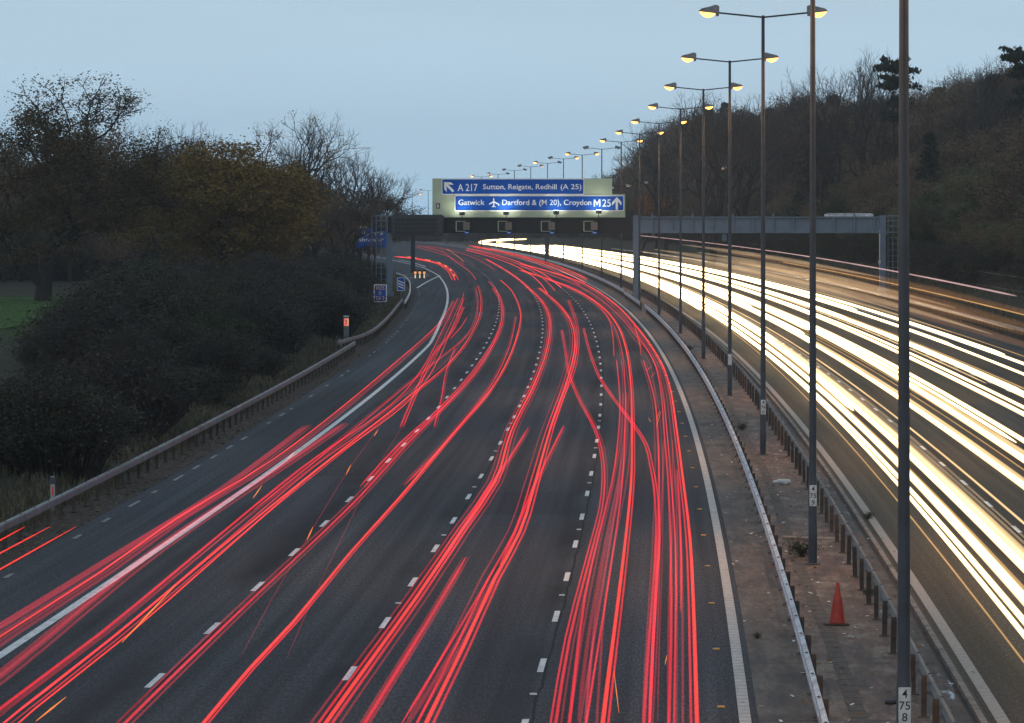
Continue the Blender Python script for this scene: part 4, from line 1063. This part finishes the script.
def litter(name, n, f, s0, s1, mat):
    b = MB()
    for _ in range(n):
        p = f(); a = rg.uniform(0, 6.28); u = Vector((math.cos(a), math.sin(a), rg.uniform(-.3, .3))); w_ = Vector((-math.sin(a), math.cos(a), rg.uniform(-.3, .3))); q = rg.uniform(s0, s1)
        b.quad(p+Vector((0, 0, .02)), u*q, w_*q*.6)
    return tag(b.build(name, mat), kind='stuff')
litter('leaf_litter', 1500, lambda: at(rg.choice((-1.0, .9, 1.55, -.3))+rg.gauss(0, .22), 58+110*rg.random()**1.4, .012), .015, .05, M['rust_leaf'])
litter('leaf_litter', 260, lambda: at(rg.uniform(-1.9, 1.7), 58+110*rg.random()**1.4, .012), .02, .05, M['plate_white'])
litter('leaf_litter', 2500, lambda: (lambda Y: at(paved_left(Y)-abs(rg.gauss(0, .8)), Y, .0))(90+150*rg.random()), .02, .06, M['brown_leaf'])
weed = Kind('weed', proto_scrub(51, .4, .22, 'bush_green', 'twig_brown', 16, .9), 1.15)
for px, py, h_, lb_ in ((803, 559, .5, 'tuft of weeds at the foot of the second lamp column'), (868, 599, .25, 'small weeds at the foot of the brown posted barrier near the cone'), (742, 430, .3, 'weeds behind the left median barrier past the third lamp column'), (868, 520, .25, 'weeds growing by the drain channel beyond the brown barrier'), (690, 350, .3, 'small weeds beside the fifth lamp column'), (757, 640, .14, 'tiny weed between the ribbed line and the left median barrier')):
    weed.place(hit(px, py, .0), h_, px, lb_, 'weed')
# railing fence on the right bank
t = thing('railing_fence', 'dark iron railing fence on the right bank in front of the bushes', 'fence', at(25.8, 270, 0)); L0 = t.location
b = MB()
for Y in frange(262, 330, 1.1):
    p = at(25.8, Y, gz(25.8, Y))-L0; b.tube([p, p+Vector((0, 0, 1.5))], .03, 5)
b.build('upright', M['black'], t)['kind'] = 'stuff'
b = MB()
for z in (.25, 1.3): b.tube([at(25.8, Y, gz(25.8, Y)+z)-L0 for Y in frange(262, 330, 4)], .03, 5)
b.build('cross_rail', M['black'], t)

# ------------------------------------------------------------------ light trails, one object each
RED = trail_mat('red_trail', (1, .014, .03), .34)
HOT = trail_mat('hot_red_trail', (1, .034, .022), .6)
DIM = trail_mat('dim_red_trail', (1, .035, .065), .115)
AMB = trail_mat('amber_trail', (1, .26, .02), .55)
GR = 'red tail light trails'; TW = .52
def trail(pts, r, mat, label, group=GR, step=6., cat='light trail'):
    b = MB(); q = spline(pts, step); r *= TW
    rl = [r]*len(q); rl[0] = rl[-1] = r*.3
    if mat.name.startswith('soft'): rl = [r*min(1, .08+i/14, .08+(len(q)-1-i)/14) for i in range(len(q))]
    b.tube(q, rl, 8, False); o = b.build('light_trail', mat, smooth=True, center=True); tag(o, label, cat, group)
    at_ = o.data.attributes.new('axis', 'FLOAT_VECTOR', 'POINT')
    for i in range(len(q)):
        d = (q[min(i+1, len(q)-1)]-q[max(i-1, 0)]).normalized()
        for k in range(8): at_.data[i*8+k].vector = d
    return o
def shift(pts, dx, dz=0): return [p+Vector((dx, 0, dz)) for p in pts]
def red(px, label, r=.06, mat=None, extra=(), z=.78):
    pts = [hit(x, y, z) for x, y in px]
    trail(pts, r, mat or RED, label)
    for dx, dz, rr_, mt in extra: trail(shift(pts, dx*.82, dz), rr_, mt, label.replace('red light trail', 'red light trail strand'))
S2 = ((.13, .02, .05, RED), (-.12, .0, .05, DIM))
S3 = ((.12, .0, .05, RED), (.24, .03, .05, DIM), (-.13, .02, .05, RED), (-.25, 0, .05, DIM))
A1 = [(453, 301), (440, 322), (400, 358.6), (273, 460), (176, 520), (101.6, 572.7), (0, 639), (-40, 665)]
red(A1, 'thin bright red light trail just left of the solid white edge line', .04, HOT, ((.17, .02, .06, DIM), (.32, .02, .07, DIM)))
red([(305, 426), (220, 490), (129, 547), (0, 625), (-40, 650)], 'faint wide red light trail over the hard shoulder', .07, DIM, ((.12, .02, .06, DIM), (.22, .04, .06, DIM), (-.1, -.02, .05, DIM), (.3, 0, .05, DIM)))
red([(344, 424), (290, 461), (156, 550), (0, 676), (-40, 705)], 'soft red light trail just right of the solid white edge line', .08, DIM, ((.12, .02, .06, DIM), (.24, .0, .06, DIM), (-.11, 0, .06, DIM), (.05, .03, .05, DIM)))
red([(458, 298), (445.6, 324), (400, 397), (300, 470), (213, 542), (100, 635), (0, 712), (-30, 735)], 'red light trail in the left lane, left edge of its bundle', .06, RED, ((.16, .0, .035, DIM), (.42, .02, .04, RED), (.65, 0, .03, HOT)))
red([(477.6, 285.7), (481, 302), (476, 325), (450, 362), (400, 404), (300, 484), (225, 545), (110, 640), (0, 728)], 'red light trail in the left lane, right edge of its bundle', .045, HOT, ((-.3, 0, .04, DIM), (.15, 0, .03, RED)))
red([(475.5, 288), (478, 305), (470, 332), (416, 378), (300, 474), (254, 510)], 'red light trail in the left lane, middle of its bundle', .045, RED, ((-.13, 0, .04, DIM),))
red([(463.5, 292.7), (462, 302), (456.5, 316)], 'short red light trail right of the edge line below the gantry', .06, RED)
red([(467, 317), (461, 327), (450, 339)], 'very short red light trail in the left lane far ahead', .06, RED)
red([(463, 307), (452, 330), (431.8, 356), (416, 390), (400, 428)], 'short red light trail crossing the left lane bundle steeply', .07, RED, ((.13, 0, .05, RED),))
red([(455, 348), (446, 372), (441, 400), (434, 428)], 'short bent red light trail beside the leftmost dashed line', .06, RED, ((.1, 0, .04, DIM),))
B1 = [(x+min(6, (y-270)/25), y) for x, y in [(488, 281), (496, 291), (500, 300), (500, 315), (496, 332), (482, 358), (465, 380.6), (433.6, 412), (400, 446.5), (348, 503), (293, 556), (254, 592), (185, 660), (121, 723), (100, 744)]]
red(B1, 'long red light trail along the leftmost dashed lane line', .055, RED, ((.13, 0, .04, DIM), (-.12, .02, .045, DIM)))
red([(492, 288), (499, 300), (502, 316), (496, 336), (472, 372), (440, 408), (400, 444), (360, 487)], 'red light trail beside the leftmost dashed line, ending mid road', .06, RED, ((.14, 0, .05, RED), (.26, 0, .05, DIM)))
B2 = [(500, 280), (510, 289), (516, 299), (520.5, 314), (518, 332), (507, 362), (489, 392), (451, 437), (400, 498), (348, 557), (293, 624), (250, 670), (205, 723), (190, 741)]
red(B2, 'long single red light trail in the second lane from the left', .06, HOT, ((.09, 0, .035, RED),))
red([(516, 317), (510, 345), (492, 384), (460, 425), (432, 458), (404, 486)], 'red light trail left of the long one in the second lane', .06, RED, ((-.12, 0, .04, DIM),))
C = [(486, 259), (510, 273), (528.5, 288), (543, 303), (549.6, 319), (547, 349), (534, 385), (511, 431.6), (495, 482), (462, 530), (417, 598), (370, 662), (327, 724), (312, 745)]
red(C, 'thick red light trail with an orange core left of the second dashed line', .07, HOT, ((.12, 0, .055, RED), (-.13, 0, .05, RED), (-.27, 0, .045, DIM), (.26, 0, .04, DIM)))
red([(528.5, 428), (510, 458), (486, 492), (466, 524), (430, 580)], 'red light trail starting beside the second dashed line', .08, RED, ((.1, 0, .05, DIM),))
red([(466, 558), (440, 602), (405, 660), (366, 724), (353, 744)], 'red light trail starting low in the third lane', .075, RED, ((.1, .02, .05, DIM), (-.08, 0, .04, DIM)))
D = [(539, 288), (558, 304), (571, 322), (575, 345), (567, 381), (549.6, 432), (536, 480), (520, 532), (495, 578), (464, 646), (427, 725), (418, 745)]
red(D, 'thick red light trail with an orange core along the third lane', .075, HOT, ((.13, 0, .05, RED), (-.16, 0, .05, RED), (-.34, .02, .045, DIM)))
red([(563.7, 426), (548, 458), (532, 491), (516, 530), (500, 566)], 'red light trail starting beside the orange cored one in the third lane', .075, RED, ((.1, 0, .04, DIM),))
red([(499, 570), (478, 608), (440, 672), (408, 728)], 'soft red light trail starting low beside the orange cored one', .08, DIM, ((.12, 0, .06, DIM), (-.12, .02, .05, RED)))
red([(568, 300), (577, 330), (573, 370), (560, 400), (549, 432)], 'red light trail far up the third lane', .06, RED, S2)
red([(562, 330), (566, 352), (569, 372), (580, 400), (591, 420), (599, 438), (603.5, 460), (604.7, 482), (602, 510), (593, 547), (569.5, 640), (556, 724), (553, 744)], 'red light trail swerving from the third lane into the fourth', .06, RED, ((.1, 0, .04, DIM), (-.09, .02, .04, RED)))
red([(583, 328), (590, 355), (599, 378), (610, 395), (622, 411), (636, 430), (645, 445), (650, 466), (653.5, 486), (656, 520), (655, 560), (649, 640), (644, 724), (643, 744)], 'red light trail crossing the fourth lane towards the reserve', .06, RED, ((.1, 0, .05, RED),))
Gp = [(520, 270), (551, 280), (581, 293), (602, 307), (617, 325), (626, 349), (631, 388), (632, 440), (631, 485), (621, 578), (612, 650), (603, 724), (601, 744)]
red(Gp, 'thick orange red light trail down the middle of the fourth lane', .075, HOT, ((.1, 0, .045, RED), (-.3, 0, .045, RED), (-.42, 0, .04, DIM)))
red([(616.5, 360), (619, 385), (620, 409), (617, 450), (612, 482), (600, 530), (585, 597), (569.5, 724), (567, 744)], 'red light trail left of the orange one in the fourth lane', .06, RED, ((.3, .02, .05, DIM), (.5, 0, .05, DIM)))
red([(626, 392), (624, 440), (618, 482), (606, 540), (588, 640), (578, 724)], 'dim red light trail in the fourth lane among brighter ones', .08, DIM, ((.12, 0, .06, DIM), (-.14, 0, .05, DIM)))
red([(543, 279), (563, 284), (580, 291), (598, 305), (610, 322), (614, 356)], 'red light trail ending far up the fourth lane', .06, RED)
Ip = [(520, 263.6), (551, 272), (582.5, 283), (614, 303), (637, 327), (661, 362), (670, 388), (677, 432.5), (683, 480), (690, 540), (694, 620), (697, 724), (698, 744)]
red(Ip, 'bright red light trail nearest the ribbed line along the reserve', .075, HOT, ((-.11, .02, .05, RED), (-.26, 0, .05, DIM), (-.42, .0, .04, RED)))
Jp = [(520, 266), (551, 275), (582.5, 288), (614, 311), (636, 336), (653, 360), (661, 392), (664, 432), (668, 480), (671, 560), (671, 640), (669, 724), (668.5, 744)]
red(Jp, 'red light trail second from the reserve', .06, RED, ((.13, 0, .04, DIM), (-.3, 0, .04, DIM)))
red([(643, 360), (651, 385), (655, 402), (658, 434), (659, 480), (657, 560), (653, 640), (650, 724)], 'red light trail third from the reserve', .06, RED, ((-.14, .02, .04, DIM), (.14, 0, .03, DIM)))
red([(634, 324), (640, 345), (641, 356)], 'short red light trail high in the lane beside the reserve', .06, RED)
red([(677, 470), (680, 520), (681, 560), (681, 612)], 'straight red light trail ending before the near edge by the reserve', .06, RED, ((-.1, 0, .05, DIM),))
red([(664, 440), (661, 520), (655, 600), (651, 680), (649, 744)], 'deep red light trail low among the strands by the reserve', .07, DIM, ((.34, .0, .05, DIM),))
for i, o_ in enumerate((-2.9, -3.3, -3.8, -4.6, -6.6, -7.4, -8.3)):
    trail([at(o_+.1*math.sin(Y/60+i), Y, .8) for Y in frange(430-12*i, 800-15*i, 20)], .09, RED if i % 2 else HOT, 'far red light trail curving under the gantry towards the bend')
for i, o_ in enumerate((-10.2, -11.4, -13.4, -14.8)):
    trail([at(o_+.2*math.sin(Y/50+i), Y, .8) for Y in frange(470+20*i, 790, 20)], .06, RED if i % 2 else DIM, 'faint far red light trail in the left lanes beyond the gantry')
red([(417.5, 245.6), (430, 248), (442.5, 252), (453.4, 260), (470, 272), (476, 280)], 'lone far red light trail curving in from behind the sign mast', .08, RED)
trail([hit(x, y, .8) for x, y in ((447, 249), (456, 255), (464, 262))], .07, trail_mat('faint_amber', (1, .35, .08), .35), 'faint orange light trail among the far red ones')
FL = [hit(x, y, .8) for x, y in ((395, 256.6), (411, 258), (426, 260.6), (438, 263.6), (449, 270), (455, 280))]
for dx in (0, .35, -.3): trail(shift(FL, dx, .0), .12, HOT if dx == 0 else RED, 'bright red light trail of a vehicle leaving on the slip road', 'red trails leaving on the slip road')
fs = spline(FL, 4.)
for i in range(3, len(fs)-8, 7): trail([p+Vector((.1, 0, .12)) for p in fs[i:i+4]], .14, AMB, 'amber indicator flash on the slip road trail', 'amber indicator flashes on the slip road')
for (a, c), lab in zip((((176, 586), (122, 643)), ((66, 699), (36, 724)), ((295, 452), (287, 460)), ((262, 486), (253, 499)), ((378, 430), (374, 437)), ((351, 465), (346, 475)), ((313, 527), (307, 541))),
        ('long amber light streak low in the left lane', 'amber light streak at the bottom left corner', 'small amber flash on the solid white edge line', 'small amber flash right of the white edge line', 'small far amber flash in the left lane', 'small amber flash left of the first dashed line', 'amber flash just above a dash of the first lane line')):
    trail([hit(*a), hit(*c)], .035, AMB, lab, 'amber indicator flashes')
for dx in (0, .8):
    trail(shift([hit(x, y) for x, y in ((388, 412), (376, 432), (349, 470), (311, 533), (272, 600), (240, 660))], dx), .016, DIM, 'very faint thin red trail threading the amber flashes left of the first dashed line')
for a, lab in ((((0, 541), (25, 528)), 'upper of three short red streaks by the left barrier'), (((0, 554), (50, 528)), 'middle of three short red streaks by the left barrier'), (((0, 569.5), (76, 527)), 'lowest of three short red streaks by the left barrier')):
    q = [hit(*a[1]), hit(*a[0])]; q.append(q[1]+(q[1]-q[0])*.3); trail(q, .035, HOT, lab)
for a in (((637, 340), (641, 346)), ((646, 371), (652, 366)), ((655, 372), (651, 378)), ((656, 420), (660, 411)), ((648, 418), (651, 422)), ((661, 412), (656, 428)), ((667, 655), (665, 668)), ((614, 672), (619, 715))):
    trail([hit(*a[0]), hit(*a[1])], .018, AMB, 'tiny yellow spark of light beside the trails next to the reserve', 'yellow sparks in the fourth lane')

# headlights coming towards the camera
TW = 1.25
W1 = trail_mat('white_trail', (1, .72, .34), 2.4, 1.7, sample=True)
W2 = trail_mat('cream_trail', (1, .66, .3), .55, sample=True)
W3 = trail_mat('soft_trail', (1, .7, .4), .12)
TH = trail_mat('thin_amber_trail', (1, .55, .18), .3)
rw = random.Random(9)
def white(off, y0, y1, r, mat, label, z=.66, group='white headlight trails', hook=False):
    ph = rw.uniform(0, 6); am = rw.uniform(.02, .14)
    pts = [at(off+am*math.sin(Y/70+ph), Y, z) for Y in frange(y0, y1, 14)]
    if hook: pts += [at(off+.8, y1+16, z), at(off+4, y1+50, z), at(off+10, y1+92, z), at(off+19, y1+138, z)]
    trail(pts, r, mat, label, group)
LN = ['lane beside the central reserve', 'second lane from the reserve', 'third lane from the reserve', 'lane nearest the right verge']
# near ones, as they cross the lower right corner
for off, r, mt, y0 in ((2.72, .018, TH, 50), (3.02, .05, W1, 50), (3.22, .06, W1, 50), (3.62, .1, W1, 50), (3.95, .03, TH, 50), (4.28, .09, W1, 50), (4.45, .06, W2, 50), (4.62, .11, W2, 62), (4.85, .07, W3, 60), (5.02, .05, W3, 60), (5.35, .03, W2, 96)):
    white(off, y0, 845-rw.uniform(0, 40), r, mt, 'headlight trail running close to the camera in the '+LN[0])
for off, r, mt, y0 in ((6.55, .09, W1, 60), (6.75, .05, W2, 60), (7.15, .018, TH, 70), (7.5, .02, TH, 80), (7.8, .1, W1, 60), (7.98, .06, W2, 60), (8.25, .06, W1, 135), (8.55, .07, W1, 60), (8.75, .03, W2, 90)):
    white(off, y0, 845-rw.uniform(0, 40), r, mt, 'headlight trail reaching the near corner in the '+LN[1])
for off, r, mt, y0 in ((10.3, .08, W1, 90), (10.75, .06, W1, 150), (11.3, .03, W2, 180), (11.75, .08, W1, 90), (12.05, .06, W1, 170), (12.4, .03, TH, 100)):
    white(off, y0, 840-rw.uniform(0, 40), r, mt, 'headlight trail in the '+LN[2])
for off, r, mt, y0 in ((13.95, .06, W1, 120), (14.2, .03, W2, 210), (15.3, .07, W1, 120), (15.6, .05, W1, 215), (16.4, .02, TH, 160)):
    white(off, y0, 840-rw.uniform(0, 40), r, mt, 'headlight trail in the '+LN[3])
for li, c in enumerate((3.9, 7.55, 11.1, 14.6)):
    for k in range((13, 8, 3, 2)[li]):
        o_ = c+rw.choice((-.68, .68))+rw.gauss(0, .22); y0 = rw.uniform(150, 330)+(0, 20, 70, 60)[li]; y1 = rw.uniform(600, 845)
        white(o_, y0, y1, rw.uniform(.05, .09), W1 if rw.random() < .7 else W2, 'headlight trail starting part way along the '+LN[li], rw.uniform(.6, .8))
for o_ in (3.4, 4.4, 7.2): white(o_, 560, 852, .16, W1, 'far headlight trail hooking round the bend beyond the gantry', .7, 'far hooked headlight trails', True)
# lorries: marker lamps high up, soft smears of their cabs
white(15.5, 208, 640, .045, trail_mat('lorry_marker', (1, .62, .6), .3), 'thin pinkish light trail high over the right lane', 3.9, 'high lorry light trails')
white(16.9, 190, 420, .035, TH, 'thin orange light trail at half height over the right lane', 2.7, 'high lorry light trails')
OG = trail_mat('soft_orange_trail', (1, .45, .18), .05)
for o_, z, r in ((17.2, 1.0, .3), (17.6, 1.9, .32), (17.0, 2.8, .28), (18.2, 1.4, .3)): white(o_, 180, 520, r, OG, 'soft orange glow of lorries along the far right verge', z, 'soft lorry light smears')
for o_, z, y0, y1, r in ((14.9, 2.6, 236, 520, .22), (16.0, 2.0, 214, 470, .2), (15.6, 1.5, 222, 560, .24), (14.6, 1.2, 235, 600, .2), (13.9, 1.7, 262, 620, .22), (15.9, 3.2, 300, 560, .2), (15.1, 2.1, 290, 600, .25)):
    white(o_, y0, y1, r, W3, 'soft cream smear of lorry lights above the right lanes', z, 'soft lorry light smears')

# ------------------------------------------------------------------ evening air
b = MB(); b.box((0, 1225, 20), (4400, 2950, 90)); hz = bpy.data.materials.new('haze'); hz.use_nodes = True; nt = hz.node_tree; nt.nodes.clear()
o_ = nt.nodes.new('ShaderNodeOutputMaterial'); v_ = nt.nodes.new('ShaderNodeVolumePrincipled'); v_.inputs['Density'].default_value = .00016
v_.inputs['Color'].default_value = (.8, .85, .9, 1); nt.links.new(v_.outputs[0], o_.inputs['Volume'])
tag(b.build('haze', hz), kind='stuff')
